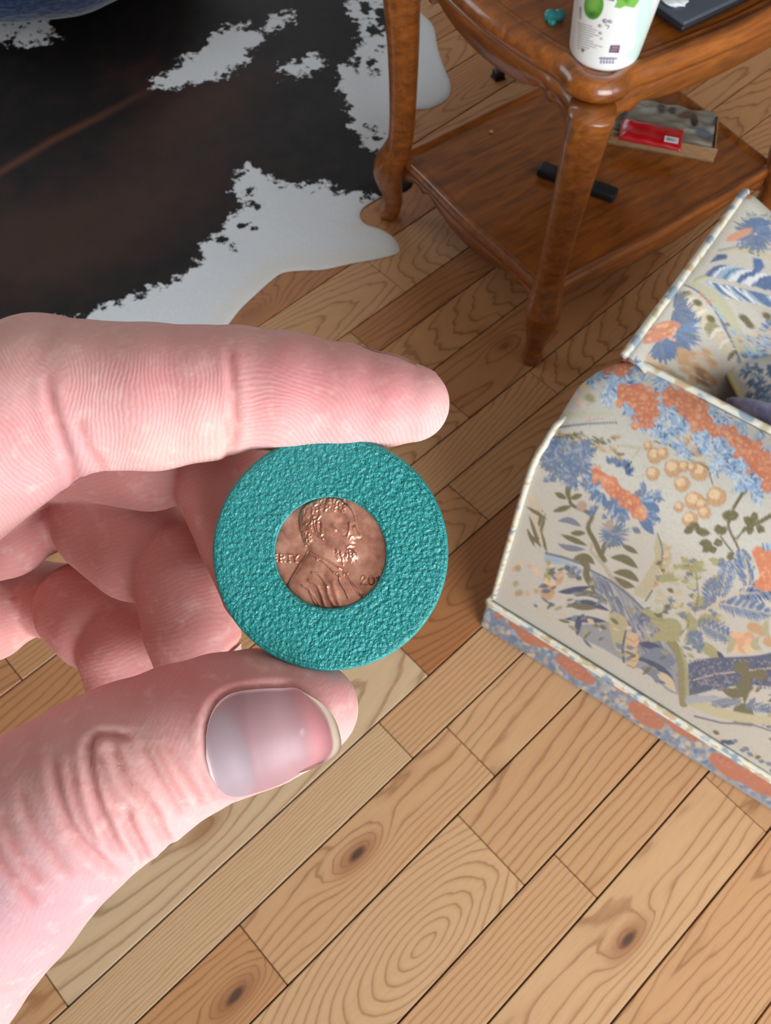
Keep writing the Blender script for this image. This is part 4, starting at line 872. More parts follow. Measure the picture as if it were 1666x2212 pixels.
def paint_skirt(cv):
    R = random.Random(5)
    P0, P1 = np.array([1060, 1322]), np.array([1666, 1690]); d = P1 - P0
    cv.c[:] = srgb(150, 152, 158)
    for k in range(2600):
        t_ = R.uniform(-0.4, 1.6); p = P0 + d * t_ + np.array([R.uniform(-6, 6), R.uniform(-46, 46)])
        cv.blob(p[0], p[1], R.uniform(4, 9), R.uniform(3, 7), R.random() * 3, R.choice([BLU, GBL, srgb(110, 130, 160), srgb(120, 134, 156), SAND, LBL, srgb(168, 160, 150)]), 3, 0.85)
    for (a, b, w) in (((1105, 1345), (1118, 1352), 9), ((1120, 1352), (1168, 1388), 18), ((1158, 1360), (1212, 1400), 17), ((1212, 1424), (1278, 1470), 15), ((1308, 1446), (1378, 1500), 17), ((1370, 1528), (1425, 1565), 19), ((1440, 1540), (1505, 1590), 19), ((1545, 1638), (1610, 1682), 18), ((1600, 1670), (1680, 1712), 19), ((1075, 1325), (1092, 1332), 8), ((1750, 1760), (1820, 1800), 19), ((1720, 1730), (1740, 1735), 14)):
        cv.stroke([a, ((a[0] + b[0]) / 2, (a[1] + b[1]) / 2 + 2), b], w * 0.7, w * 0.6, srgb(186, 106, 70), 4, 1.0, wm=w)
        for k in range(16): t_ = R.random(); cv.blob(a[0] + (b[0] - a[0]) * t_ + R.uniform(-w, w) * 0.7, a[1] + (b[1] - a[1]) * t_ + R.uniform(-w, w) * 0.6, 3.4, 2.6, R.random() * 3, R.choice([ORG, ORD, srgb(196, 124, 86)]), 2, 0.7)
def mat_cloth():
    t = NT('floral_cloth'); o = t.coord('Object')
    wv = t.noise(o, 1400, 2, 0.5); big = t.noise(o, 24, 3)
    fl = t.noise(o, 300, 4, 0.65); c = t.mix(t.mul(wv, 0.15), t.attr('paint', 'Color'), srgb(150, 146, 136))
    c = t.mix(t.math('MULTIPLY', t.math('SUBTRACT', fl, 0.52, clamp=True), 1.4, clamp=True), c, t.mix(1.0, c, srgb(176, 172, 170), 'MULTIPLY')); c = t.mix(t.math('MULTIPLY', t.math('SUBTRACT', 0.44, fl, clamp=True), 1.0, clamp=True), c, srgb(222, 218, 206))
    return t.set(color=c, rough=0.78, normal=t.bump(t.add(wv, t.mul(big, 2.0)), 0.0007, 0.5), sheen=0.15)
MCL = mat_cloth()
def mat_cord():
    t = NT('corded_welt'); o = t.coord('Object'); n = t.noise(o, 55, 1, 0.4); n2 = t.noise(o, 700, 2)
    c = t.ramp(n, [(0.33, srgb(140, 154, 166)), (0.40, srgb(204, 204, 194)), (0.56, srgb(218, 212, 194)), (0.64, srgb(184, 176, 142)), (0.72, srgb(196, 160, 134))])
    return t.set(color=c, rough=0.8, normal=t.bump(n2, 0.0006, 0.6))
MCO = mat_cord()
def cloth(name, V, F, painter=None, mat=MCL, parent=sofa):
    cv = Canvas(pj(s_world(V)), BASE); (painter or paint_print)(cv)
    return mesh_obj(name, V, F, mat, parent, cols=cv.c)
SL = 0.86
# near arm: section (y, z) swept along x
sec = smooth_path([(0.002, 0.060), (0.0, 0.2), (0.0, 0.36), (0.001, 0.43), (0.007, 0.470), (0.024, 0.500), (0.053, 0.521), (0.085, 0.534), (0.115, 0.540), (0.138, 0.538)], 400)
L = np.r_[0, np.cumsum(np.linalg.norm(np.diff(sec, axis=0), axis=1))]
q = np.linspace(0, L[-1], int(L[-1] / 0.0017)); sec = np.stack([np.interp(q, L, sec[:, 0]), np.interp(q, L, sec[:, 1])], 1)
xs = np.r_[np.arange(0.0, 0.50, 0.0017), np.linspace(0.505, SL, 40)]
XX, KK = np.meshgrid(xs, np.arange(len(sec)), indexing='ij')
Yq, Zq = sec[KK, 0], sec[KK, 1]
lean = 0.024 * np.clip((Yq - 0.08) / 0.058, 0, 1) ** 1.5            # rear end of the arm leans forward a little near the top
Xq = XX + lean * np.exp(-XX / 0.05) + 0.0
soft = 0.011 * np.exp(-XX / 0.011) * np.clip((Zq - 0.45) / 0.06, 0, 1)
V = np.stack([Xq, Yq + 0.003 * np.sin(XX * 9) * np.sin(Zq * 8), Zq - soft], -1).reshape(-1, 3)
cloth('arm_cover', V, grid_faces(len(xs), len(sec))[:, ::-1])
# inner side of the arm and its front end
Vi = np.array([(0.02, 0.138, 0.538), (SL, 0.138, 0.538), (SL, 0.142, 0.16), (0.02, 0.142, 0.16)]); cloth('arm_inside', Vi, [(0, 1, 2, 3)])
end = np.r_[sec[::6], [[0.138, 0.538], [0.142, 0.16], [0.12, 0.06]]]
Vf = np.c_[np.full(len(end), SL), end]; cloth('arm_front', Vf, [tuple(range(len(end)))])
Vr = np.c_[0.024 * np.clip((end[:, 0] - 0.08) / 0.058, 0, 1) ** 1.5, end]; Vr[:, 2] -= 0.011 * np.clip((Vr[:, 2] - 0.45) / 0.06, 0, 1); cloth('arm_rear', Vr, [tuple(range(len(end)))[::-1]])
# back: profile (x, z) swept along y
prof = smooth_path([(0.026, 0.545), (0.036, 0.546), (0.060, 0.530), (0.088, 0.496), (0.112, 0.452), (0.126, 0.410), (0.132, 0.34), (0.134, 0.26)], 130)
prof2 = smooth_path([(0.026, 0.545), (0.040, 0.546), (0.085, 0.528), (0.140, 0.500), (0.190, 0.465), (0.225, 0.420), (0.240, 0.35), (0.242, 0.26)], 130)
ys = np.linspace(0.130, 0.470, 200)
YY, KK = np.meshgrid(ys, np.arange(len(prof)), indexing='ij')
edge = np.clip((YY - 0.44) / 0.03, 0, 1) ** 2
wq = np.clip((YY - 0.24) / 0.09, 0, 1); wq = wq * wq * (3 - 2 * wq)
V = np.stack([prof[KK, 0] * (1 - wq) + prof2[KK, 0] * wq, YY, prof[KK, 1] * (1 - wq) + prof2[KK, 1] * wq - 0.012 * edge + 0.004 * np.sin(YY * 14)], -1).reshape(-1, 3)
cloth('back_cover', V, grid_faces(len(ys), len(prof)))
Vb = np.array([(0.026, 0.130, 0.543), (0.026, 0.470, 0.531), (0.0, 0.470, 0.40), (0.0, 0.470, 0.06), (0.0, 0.004, 0.06), (0.0, 0.12, 0.40), (0.0, 0.004, 0.40)]); cloth('back_rear', Vb, [(0, 5, 2, 1), (6, 4, 3, 2, 5)])
Ve = np.array([(0.0, 0.470, 0.06), (0.0, 0.470, 0.40), (0.026, 0.470, 0.531), (0.060, 0.470, 0.518), (0.112, 0.470, 0.44), (0.134, 0.470, 0.26), (SL, 0.470, 0.26), (SL, 0.470, 0.06)]); cloth('back_side', Ve, [tuple(range(8))[::-1]])
# seat deck, front board and seat cushion
Vd = np.array([(0.10, 0.14, 0.262), (SL, 0.14, 0.262), (SL, 0.47, 0.262), (0.10, 0.47, 0.262), (SL, 0.14, 0.06), (SL, 0.47, 0.06)]); cloth('seat_deck', Vd, [(0, 1, 2, 3), (1, 4, 5, 2)])
nu, nv = 150, 90
def cushion(x0, x1, y0, y1, z0, z1, p=5.0):
    U_, W_ = np.meshgrid(np.linspace(0, 2 * np.pi, nu, endpoint=False), np.linspace(-np.pi / 2, np.pi / 2, nv), indexing='ij')
    sp = lambda a, e: np.sign(a) * np.abs(a) ** e
    ex, ez = 0.28, 0.38
    x = sp(np.cos(W_), ez) * sp(np.cos(U_), ex); y = sp(np.cos(W_), ez) * sp(np.sin(U_), ex); z_ = sp(np.sin(W_), ez)
    return np.stack([(x0 + x1) / 2 + x * (x1 - x0) / 2, (y0 + y1) / 2 + y * (y1 - y0) / 2, (z0 + z1) / 2 + z_ * (z1 - z0) / 2 * (1 + 0.06 * np.cos(x * 1.5) * np.cos(y * 1.5))], -1).reshape(-1, 3)
V = cushion(0.136, SL + 0.01, 0.146, 0.468, 0.264, 0.388); cloth('seat_cushion', V, grid_faces(nu, nv, wrap_u=True), lambda cv: None)
# skirt band with two cords, and a corner fold
ns = 420; zz = np.linspace(0.004, 0.081, 44); rear_n = 60
path = [(0.008 + 0.0 * k, 0.46 - 0.46 * k / rear_n) for k in range(rear_n)]
path = np.r_[[( -0.007, 0.47 - 0.474 * k / rear_n) for k in range(rear_n)], [(-0.0065 + 0.002 * (1 - math.cos(a)) * 0, -0.0065) for a in (0,)], [(x, -0.007) for x in np.linspace(-0.003, SL + 0.004, ns)]]
PP = np.repeat(path[:, None], len(zz), 1); Zg = np.broadcast_to(zz, (len(path), len(zz)))
V = np.c_[PP.reshape(-1, 2), Zg.reshape(-1)]; cloth('skirt_band', V, grid_faces(len(path), len(zz)), paint_skirt)
def cord(pts, r=0.0042): v, f = tube(pts, r, 8); mesh_obj('welt', v, f, MCO, sofa)
for zc, rc in ((0.0825, 0.0042), (0.0900, 0.0040)): cord([(p[0] + (0.003 if i < rear_n else 0), p[1] + (0.0 if i < rear_n else 0.003), zc) for i, p in enumerate(path)], rc)
rear = [(0.001 - 0.002 * (z_ < 0.49) + 0.45 * max(0, y_ - 0.036), y_ - 0.001, z_ - 0.009 * max(0, min(1, (z_ - 0.45) / 0.06)) - 0.3 * max(0, y_ - 0.044)) for y_, z_ in sec[::8] if z_ > 0.088 and y_ < 0.056]
cord(rear, 0.0040)
cord([(0.026, y_, 0.548 - 0.012 * max(0, (y_ - 0.44) / 0.03) ** 2 + 0.004 * math.sin(y_ * 14)) for y_ in np.linspace(0.128, 0.472, 60)], 0.0048)
cord([(x_, 0.139, 0.541 - 0.006 * math.exp(-x_ / 0.02)) for x_ in np.linspace(0.03, SL, 60)], 0.0042)
cord([(SL, y_, z_) for y_, z_ in sec[::8] if z_ > 0.07], 0.0046)
for fx, fy in ((0.05, 0.05), (SL - 0.06, 0.05), (0.05, 0.42), (SL - 0.06, 0.42)): bm_obj('leg', box_bm(0.05, 0.05, 0.062, bev=0.004, seg=1, c=(fx, fy, 0.0315)), plain('dark_wood_leg', srgb(50, 30, 18), 0.5), sofa)
# square throw pillow lying on the seat, one corner to the back
ph_n = 110; U_, W_ = np.meshgrid(np.linspace(-1, 1, ph_n), np.linspace(-1, 1, ph_n), indexing='ij')
thick = 0.058 * np.clip((1 - U_ ** 2) * (1 - W_ ** 2), 0, 1) ** 0.45
pinch = 1 - 0.07 * (1 - np.abs(U_ * W_)); hs = 0.128
PXl = np.stack([U_ * hs * (1 - 0.05 * (1 - W_ ** 2)), W_ * hs * (1 - 0.05 * (1 - U_ ** 2))], -1).reshape(-1, 2)
ca_, sa_ = math.cos(math.radians(-1) + math.pi / 4), math.sin(math.radians(-1) + math.pi / 4)
PL = np.stack([PXl[:, 0] * ca_ - PXl[:, 1] * sa_, PXl[:, 0] * sa_ + PXl[:, 1] * ca_], 1)
pcx, pcy, pcz = 0.292, 0.276, 0.452
Vt = np.c_[PL, thick.ravel()]; Vu = np.c_[PL, -thick.ravel() * 0.9]
F1 = grid_faces(ph_n, ph_n); VV = np.r_[Vt, Vu]; wp = s_world(np.array([[pcx, pcy, pcz]]))[0]
cvp = Canvas(pj(s_world(VV + [pcx, pcy, pcz])), srgb(226, 228, 226))
Rp = random.Random(2)
for k in range(46):
    x_, y_ = (Rp.uniform(1600, 1670), Rp.uniform(796, 862)) if k < 16 else (Rp.uniform(1660, 1950), Rp.uniform(600, 1000))
    for q in range(9):
        a = Rp.random() * 6.3; cvp.stroke([(x_, y_), (x_ + 15 * math.cos(a), y_ + 15 * math.sin(a))], 1.6, 0.6, Rp.choice([BLU, srgb(86, 118, 168), LBL]), 1.5, 0.9, wm=2.4)
pil = empty('throw_pillow', tuple(wp), SANG, 'white throw pillow with small blue flowers on the armchair seat', 'pillow')
mesh_obj('pillow_cover', VV, np.r_[F1, F1[:, ::-1] + ph_n ** 2], MCL, pil, cols=cvp.c)
ed = np.array([(x_, -1) for x_ in np.linspace(-1, 1, 30)] + [(1, y_) for y_ in np.linspace(-1, 1, 30)] + [(x_, 1) for x_ in np.linspace(1, -1, 30)] + [(-1, y_) for y_ in np.linspace(1, -1, 30)])
ed2 = np.stack([ed[:, 0] * hs * (1 - 0.05 * (1 - ed[:, 1] ** 2)), ed[:, 1] * hs * (1 - 0.05 * (1 - ed[:, 0] ** 2))], 1)
ep = np.c_[ed2[:, 0] * ca_ - ed2[:, 1] * sa_, ed2[:, 0] * sa_ + ed2[:, 1] * ca_, np.zeros(len(ed2))]
v, f = tube(ep, 0.0042, 8); mesh_obj('piping', v, f, plain('straw_piping', srgb(196, 188, 142), 0.8), pil)
# lavender cloth tucked between arm and seat cushion
U_, W_ = np.meshgrid(np.linspace(0, 2 * np.pi, 64, endpoint=False), np.linspace(-np.pi / 2, np.pi / 2, 32), indexing='ij')
rr = 1 + 0.12 * np.sin(3 * U_ + 2 * W_) + 0.08 * np.sin(7 * U_ - 3 * W_)
V = np.stack([0.16 * np.cos(W_) * np.cos(U_) * rr, 0.034 * np.cos(W_) * np.sin(U_) * rr, 0.055 * np.sin(W_) * (1 + 0.05 * np.sin(5 * U_))], -1).reshape(-1, 3)
tl = NT('lavender_knit'); tl = tl.set(color=tl.ramp(tl.noise(tl.coord(), 60, 3), [(0.35, srgb(112, 112, 150)), (0.65, srgb(160, 160, 192))]), rough=0.9, sheen=0.3, normal=tl.bump(tl.noise(tl.coord(), 300, 2), 0.002, 0.6))
wl = s_world(np.array([[0.322, 0.186, 0.492]]))[0]
th_o = mesh_obj('throw_blanket', V, grid_faces(64, 32, wrap_u=True), tl, loc=tuple(wl), rz=SANG); tag(th_o, 'lavender knitted throw tucked between the armchair arm and the white pillow', 'blanket')
# ------------------------------------------------------------------ hand (left), built in millimetres in a frame whose axes are right, up, away
HM = Matrix(((CR[0], CU[0], CF[0], CAM[0]), (CR[1], CU[1], CF[1], CAM[1]), (CR[2], CU[2], CF[2], CAM[2]), (0, 0, 0, 1)))
def hp(x, y, d): return np.array([(x - CX) * d / FPX, (CY - y) * d / FPX, d])
def joint(x, y, d, r): return np.r_[hp(x, y, d), r * d / FPX]
# chains of joints (x, y, distance, radius), radius in the same units as x and y
CH = {
 'index': [(-560, 1290, 124, 240), (-240, 1080, 118, 215), (-30, 925, 114, 200), (95, 862, 112, 182), (180, 856, 111, 162), (330, 858, 111, 158), (440, 850, 111, 145), (510, 838, 111, 133), (620, 846, 111, 128), (740, 856, 111, 112), (830, 866, 111, 100), (888, 872, 111, 84)],
 'middle': [(-560, 1330, 146, 215), (-250, 1110, 142, 165), (60, 960, 136, 135)],
 'ring': [(-540, 1400, 166, 190), (-260, 1240, 160, 140), (-60, 1150, 150, 116), (4, 1140, 147, 112)],
 'little': [(-500, 1470, 184, 160), (-260, 1390, 176, 110), (-70, 1335, 164, 104), (-32, 1328, 161, 104)],
 'thumb': [(-900, 2480, 135, 300), (-420, 2190, 124, 330), (-210, 2035, 118, 290), (-40, 1890, 114, 245), (110, 1768, 112, 208), (215, 1695, 112, 194), (290, 1652, 112, 183), (390, 1602, 112, 166), (480, 1568, 112, 156), (560, 1550, 112, 148), (630, 1540, 112, 124), (675, 1530, 112, 100)],
}
# curled fingers: middle and end bones as separate full pads that fold against each other
FOLD = {'middle': [[(60, 960, 136, 128), (190, 955, 131, 126)], [(200, 958, 131, 126), (322, 984, 128, 122)], [(322, 972, 131, 108), (440, 1000, 130, 96)], [(440, 1000, 130, 96), (490, 1050, 125, 110)], [(490, 1050, 125, 110), (535, 1160, 124, 106), (562, 1272, 124, 86)]],
        'ring': [[(4, 1140, 150, 96), (130, 1090, 152, 92), (235, 1120, 146, 105)], [(240, 1124, 140, 127), (300, 1178, 138, 124)], [(300, 1178, 140, 112), (362, 1185, 139, 94), (390, 1230, 135, 106)], [(392, 1234, 134, 107), (415, 1360, 134, 103), (440, 1490, 134, 84)]],
        'little': [[(-32, 1328, 164, 90), (80, 1290, 164, 80), (170, 1310, 157, 90)], [(180, 1316, 152, 104), (206, 1346, 150, 102)], [(206, 1340, 152, 92), (240, 1340, 151, 82), (264, 1405, 147, 96)], [(268, 1412, 146, 98), (280, 1470, 146, 92), (290, 1550, 146, 78)]]}
PALM = [((-560, 1290, 124, 240), (-1500, 2050, 140, 330)), ((-560, 1330, 146, 215), (-1500, 2060, 148, 330)), ((-540, 1400, 166, 190), (-1450, 2080, 158, 300)), ((-500, 1470, 184, 160), (-1400, 2100, 168, 280)),
        ((-560, 1310, 135, 225), (-540, 1365, 156, 200)), ((-540, 1365, 156, 200), (-500, 1440, 176, 170)), ((-420, 2190, 124, 320), (-1300, 2150, 142, 330)), ((-900, 1900, 140, 300), (-500, 1800, 135, 180))]
ARM = [((-1480, 2060, 148, 370), (-2300, 2480, 150, 420)), ((-2300, 2480, 150, 420), (-4200, 3400, 150, 560))]
def grow(a0, a1, d0, q):   # spacing growing away from the fine zone
    out = [a0]; st_ = d0
    while (out[-1] > a1 if a1 < a0 else out[-1] < a1):
        st_ *= q; out.append(out[-1] - st_ if a1 < a0 else out[-1] + st_)
    return out
HH = 0.50
gx = np.array(grow(-58, -330, HH, 1.05)[::-1] + list(np.arange(-58 + HH, 14, HH)))
gy = np.array(grow(-72, -215, HH, 1.06)[::-1] + list(np.arange(-72 + HH, 28, HH)))
gz = np.array(grow(95, 84, HH, 1.1)[::-1] + list(np.arange(95 + HH, 156, HH)) + grow(156, 205, HH, 1.06)[1:])
SD = np.full((len(gx), len(gy), len(gz)), 40.0, np.float32)
def smin(a, b, k):
    h = np.clip(0.5 + 0.5 * (b - a) / k, 0, 1); return b + (a - b) * h - k * h * (1 - h)
def block(pr, pad):
    s = []
    for ax, g_ in enumerate((gx, gy, gz)):
        lo = min((p[ax] - p[3]).min() for p in pr) - pad; hi = max((p[ax] + p[3]).max() for p in pr) + pad
        s.append(slice(max(0, np.searchsorted(g_, lo) - 1), min(len(g_), np.searchsorted(g_, hi) + 1)))
    return tuple(s)
def cone_field(segs, k, pad=6.0):
    sl = block([p for s in segs for p in s], pad)
    X, Y, Z = gx[sl[0]].astype(np.float32), gy[sl[1]].astype(np.float32), gz[sl[2]].astype(np.float32)
    G = np.full((len(X), len(Y), len(Z)), 40.0, np.float32)
    for a, b in segs:
        s2 = block([a, b], pad)
        ii = tuple(slice(s2[i].start - sl[i].start, s2[i].stop - sl[i].start) for i in range(3))
        x, y, z = X[ii[0]][:, None, None] - a[0], Y[ii[1]][None, :, None] - a[1], Z[ii[2]][None, None, :] - a[2]
        ab = (b - a)[:3]; t_ = np.clip((x * ab[0] + y * ab[1] + z * ab[2]) / (ab @ ab), 0, 1)
        d = np.sqrt((x - t_ * ab[0]) ** 2 + (y - t_ * ab[1]) ** 2 + (z - t_ * ab[2]) ** 2) - (a[3] + t_ * (b[3] - a[3]))
        G[ii] = smin(G[ii], d.astype(np.float32), k)
    return sl, G
JT = {n: [joint(*q) for q in c] for n, c in CH.items()}
for n in ('thumb', 'index', 'middle', 'ring', 'little'):
    segs = list(zip(JT[n][:-1], JT[n][1:]))
    sl, G = cone_field(segs, 0.6)
    SD[sl] = smin(SD[sl], G, 0.35)
    for f_ in FOLD.get(n, []):
        js = [joint(*q) for q in f_]; sl, G = cone_field(list(zip(js[:-1], js[1:])), 0.6)
        SD[sl] = smin(SD[sl], G, 0.5)
    continue
    SD[sl] = smin(SD[sl], G, 0.35)
segs = [(joint(*a), joint(*b)) for a, b in PALM + ARM]
sl, G = cone_field(segs, 8.0, 12.0)
xw = np.clip((-62 - gx[sl[0]]) / 20, 0, 1)[:, None, None].astype(np.float32)   # blend into the palm only off to the left
SD[sl] = np.where(xw > 0, smin(SD[sl], G, 0.35 + 7.0 * xw), np.minimum(SD[sl], G))
for n, fl in FOLD.items():
    for c_ in fl:
        for q in c_:
            j_ = joint(*q)
            if np.linalg.norm(j_[:3] - JT[n][-1][:3]) > 0.05: JT[n].append(j_)
def surface_nets(S, xs, ys, zs):
    ins = S < 0
    c = ins[:-1, :-1, :-1].astype(np.int8)
    cnt = np.zeros(tuple(n - 1 for n in S.shape), np.int8)
    for dx in (0, 1):
        for dy in (0, 1):
            for dz in (0, 1): cnt += ins[dx:S.shape[0] - 1 + dx, dy:S.shape[1] - 1 + dy, dz:S.shape[2] - 1 + dz]
    act = (cnt > 0) & (cnt < 8); I, J, K = np.nonzero(act)
    idx = np.full(act.shape, -1, np.int64); idx[I, J, K] = np.arange(len(I))
    acc = np.zeros((len(I), 3)); nn_ = np.zeros(len(I))
    corners = [(a, b, c_) for a in (0, 1) for b in (0, 1) for c_ in (0, 1)]
    for a in corners:
        for ax in range(3):
            if a[ax] == 1: continue
            b = list(a); b[ax] = 1
            sa = S[I + a[0], J + a[1], K + a[2]]; sb = S[I + b[0], J + b[1], K + b[2]]
            m_ = (sa < 0) != (sb < 0); t_ = np.where(m_, sa / (sa - sb + 1e-20), 0)
            pa = np.stack([xs[I + a[0]], ys[J + a[1]], zs[K + a[2]]], 1); pb = np.stack([xs[I + b[0]], ys[J + b[1]], zs[K + b[2]]], 1)
            acc += np.where(m_[:, None], pa + t_[:, None] * (pb - pa), 0); nn_ += m_
    V = acc / nn_[:, None]; F = []
    for ax in range(3):
        o1, o2 = [(1, 2), (2, 0), (0, 1)][ax]
        sh = [slice(None)] * 3; sh2 = [slice(None)] * 3; sh[ax] = slice(0, -1); sh2[ax] = slice(1, None)
        s0, s1 = ins[tuple(sh)], ins[tuple(sh2)]; E_ = np.argwhere(s0 != s1)
        ok = (E_[:, o1] > 0) & (E_[:, o2] > 0) & (E_[:, o1] < act.shape[o1]) & (E_[:, o2] < act.shape[o2]); E_ = E_[ok]
        st_ = s0[tuple(E_.T)]
        def cell(d1, d2):
            q_ = E_.copy(); q_[:, o1] -= d1; q_[:, o2] -= d2; return idx[tuple(q_.T)]
        Q = np.stack([cell(1, 1), cell(0, 1), cell(0, 0), cell(1, 0)], 1)
        Q[~st_] = Q[~st_][:, ::-1]; F.append(Q)
    F = np.concatenate(F); return V, F[(F >= 0).all(1)]
HV, HF = surface_nets(SD, gx, gy, gz)
def relax(V, F, it, w=0.5):
    e0 = np.r_[F[:, 0], F[:, 1], F[:, 2], F[:, 3]]; e1 = np.r_[F[:, 1], F[:, 2], F[:, 3], F[:, 0]]
    a = np.r_[e0, e1]; b = np.r_[e1, e0]; cnt = np.bincount(a, minlength=len(V))[:, None]
    for _ in range(it):
        m_ = np.stack([np.bincount(a, V[b, i], len(V)) for i in range(3)], 1) / np.maximum(cnt, 1); V = V + w * (m_ - V)
    return V
HV = relax(HV, HF, 3, 0.5)
def normals(V, F):
    n = np.cross(V[F[:, 2]] - V[F[:, 0]], V[F[:, 3]] - V[F[:, 1]]); N_ = np.zeros_like(V)
    for i in range(4):
        for ax in range(3): N_[:, ax] += np.bincount(F[:, i], n[:, ax], len(V))
    return N_ / (np.linalg.norm(N_, axis=1)[:, None] + 1e-12)
HN = normals(HV, HF)
if (HN * (HV - HV.mean(0)))[:, :].sum() < 0: HF = HF[:, ::-1]; HN = -HN
HPX = np.stack([CX + FPX * HV[:, 0] / HV[:, 2], CY - FPX * HV[:, 1] / HV[:, 2]], 1)
which = np.argmin(np.stack([np.min([np.linalg.norm(HV - (a[:3] + np.clip(((HV - a[:3]) @ (b - a)[:3]) / ((b - a)[:3] @ (b - a)[:3]), 0, 1)[:, None] * (b - a)[:3]), axis=1) - (a[3] + b[3]) / 2 for a, b in zip(JT[n][:-1], JT[n][1:])], axis=0) for n in ('index', 'middle', 'ring', 'little', 'thumb')]), axis=0)
toward = HN[:, 2] < 0.25
disp = np.zeros(len(HV)); crease = np.zeros(len(HV))
def groove(pts, fing, depth, w, n=24, fade=0.15):
    global disp, crease
    P = smooth_path(pts, n); m_ = toward & (which == fing)
    i = np.nonzero(m_ & (HPX[:, 0] > P[:, 0].min() - 80) & (HPX[:, 0] < P[:, 0].max() + 80) & (HPX[:, 1] > P[:, 1].min() - 80) & (HPX[:, 1] < P[:, 1].max() + 80))[0]
    best = np.full(len(i), 1e9); tt = np.zeros(len(i))
    for k in range(n - 1):
        a, b = P[k], P[k + 1]; ab = b - a; t_ = np.clip(((HPX[i] - a) @ ab) / (ab @ ab), 0, 1); d = np.linalg.norm(HPX[i] - a - t_[:, None] * ab, axis=1)
        u = d < best; best[u] = d[u]; tt[u] = (k + t_[u]) / (n - 1)
    f_ = np.clip(np.minimum(tt, 1 - tt) / fade, 0, 1); g_ = np.exp(-(best / w) ** 2) * f_
    depth = depth * (0.8 if fing == THU else 0.85); disp[i] -= depth * g_ - 0.35 * depth * np.exp(-((best - 2.3 * w) / (1.3 * w)) ** 2) * f_; crease[i] = np.maximum(crease[i], g_)
IDX, MID, RIN, LIT, THU = 0, 1, 2, 3, 4
groove([(494, 740), (500, 800), (504, 860), (508, 920), (503, 985)], IDX, 0.42, 8); groove([(488, 900), (494, 950), (490, 1000)], IDX, 0.25, 8)
groove([(98, 800), (112, 880), (135, 950), (162, 1030), (180, 1060)], IDX, 0.50, 10); groove([(170, 900), (190, 960), (232, 1020)], IDX, 0.22, 9)
groove([(190, 1585), (192, 1640), (204, 1715), (226, 1780), (262, 1850)], THU, 1.15, 9); groove([(236, 1592), (262, 1665), (318, 1735), (346, 1790), (368, 1830)], THU, 1.05, 9)
groove([(110, 1620), (122, 1700), (146, 1775), (190, 1835), (262, 1900)], THU, 0.75, 10); groove([(300, 1600), (352, 1695), (392, 1765)], THU, 0.50, 8)
groove([(352, 1600), (402, 1684), (438, 1745)], THU, 0.32, 8); groove([(190, 1610), (222, 1584), (284, 1594)], THU, 0.60, 8); groove([(268, 1745), (282, 1790), (306, 1836), (318, 1862)], THU, 1.3, 8)
groove([(40, 1690), (64, 1770), (102, 1830), (160, 1900)], THU, 0.42, 10); groove([(150, 1640), (168, 1740), (210, 1820)], THU, 0.30, 8); groove([(0, 1750), (30, 1830), (90, 1910)], THU, 0.32, 11); groove([(214, 1620), (232, 1700), (270, 1765)], THU, 0.35, 7)
groove([(330, 1600), (375, 1690), (410, 1750)], THU, 0.28, 7); groove([(-30, 1800), (20, 1890), (80, 1960)], THU, 0.25, 12); groove([(420, 1620), (446, 1690), (470, 1730)], THU, 0.2, 8)
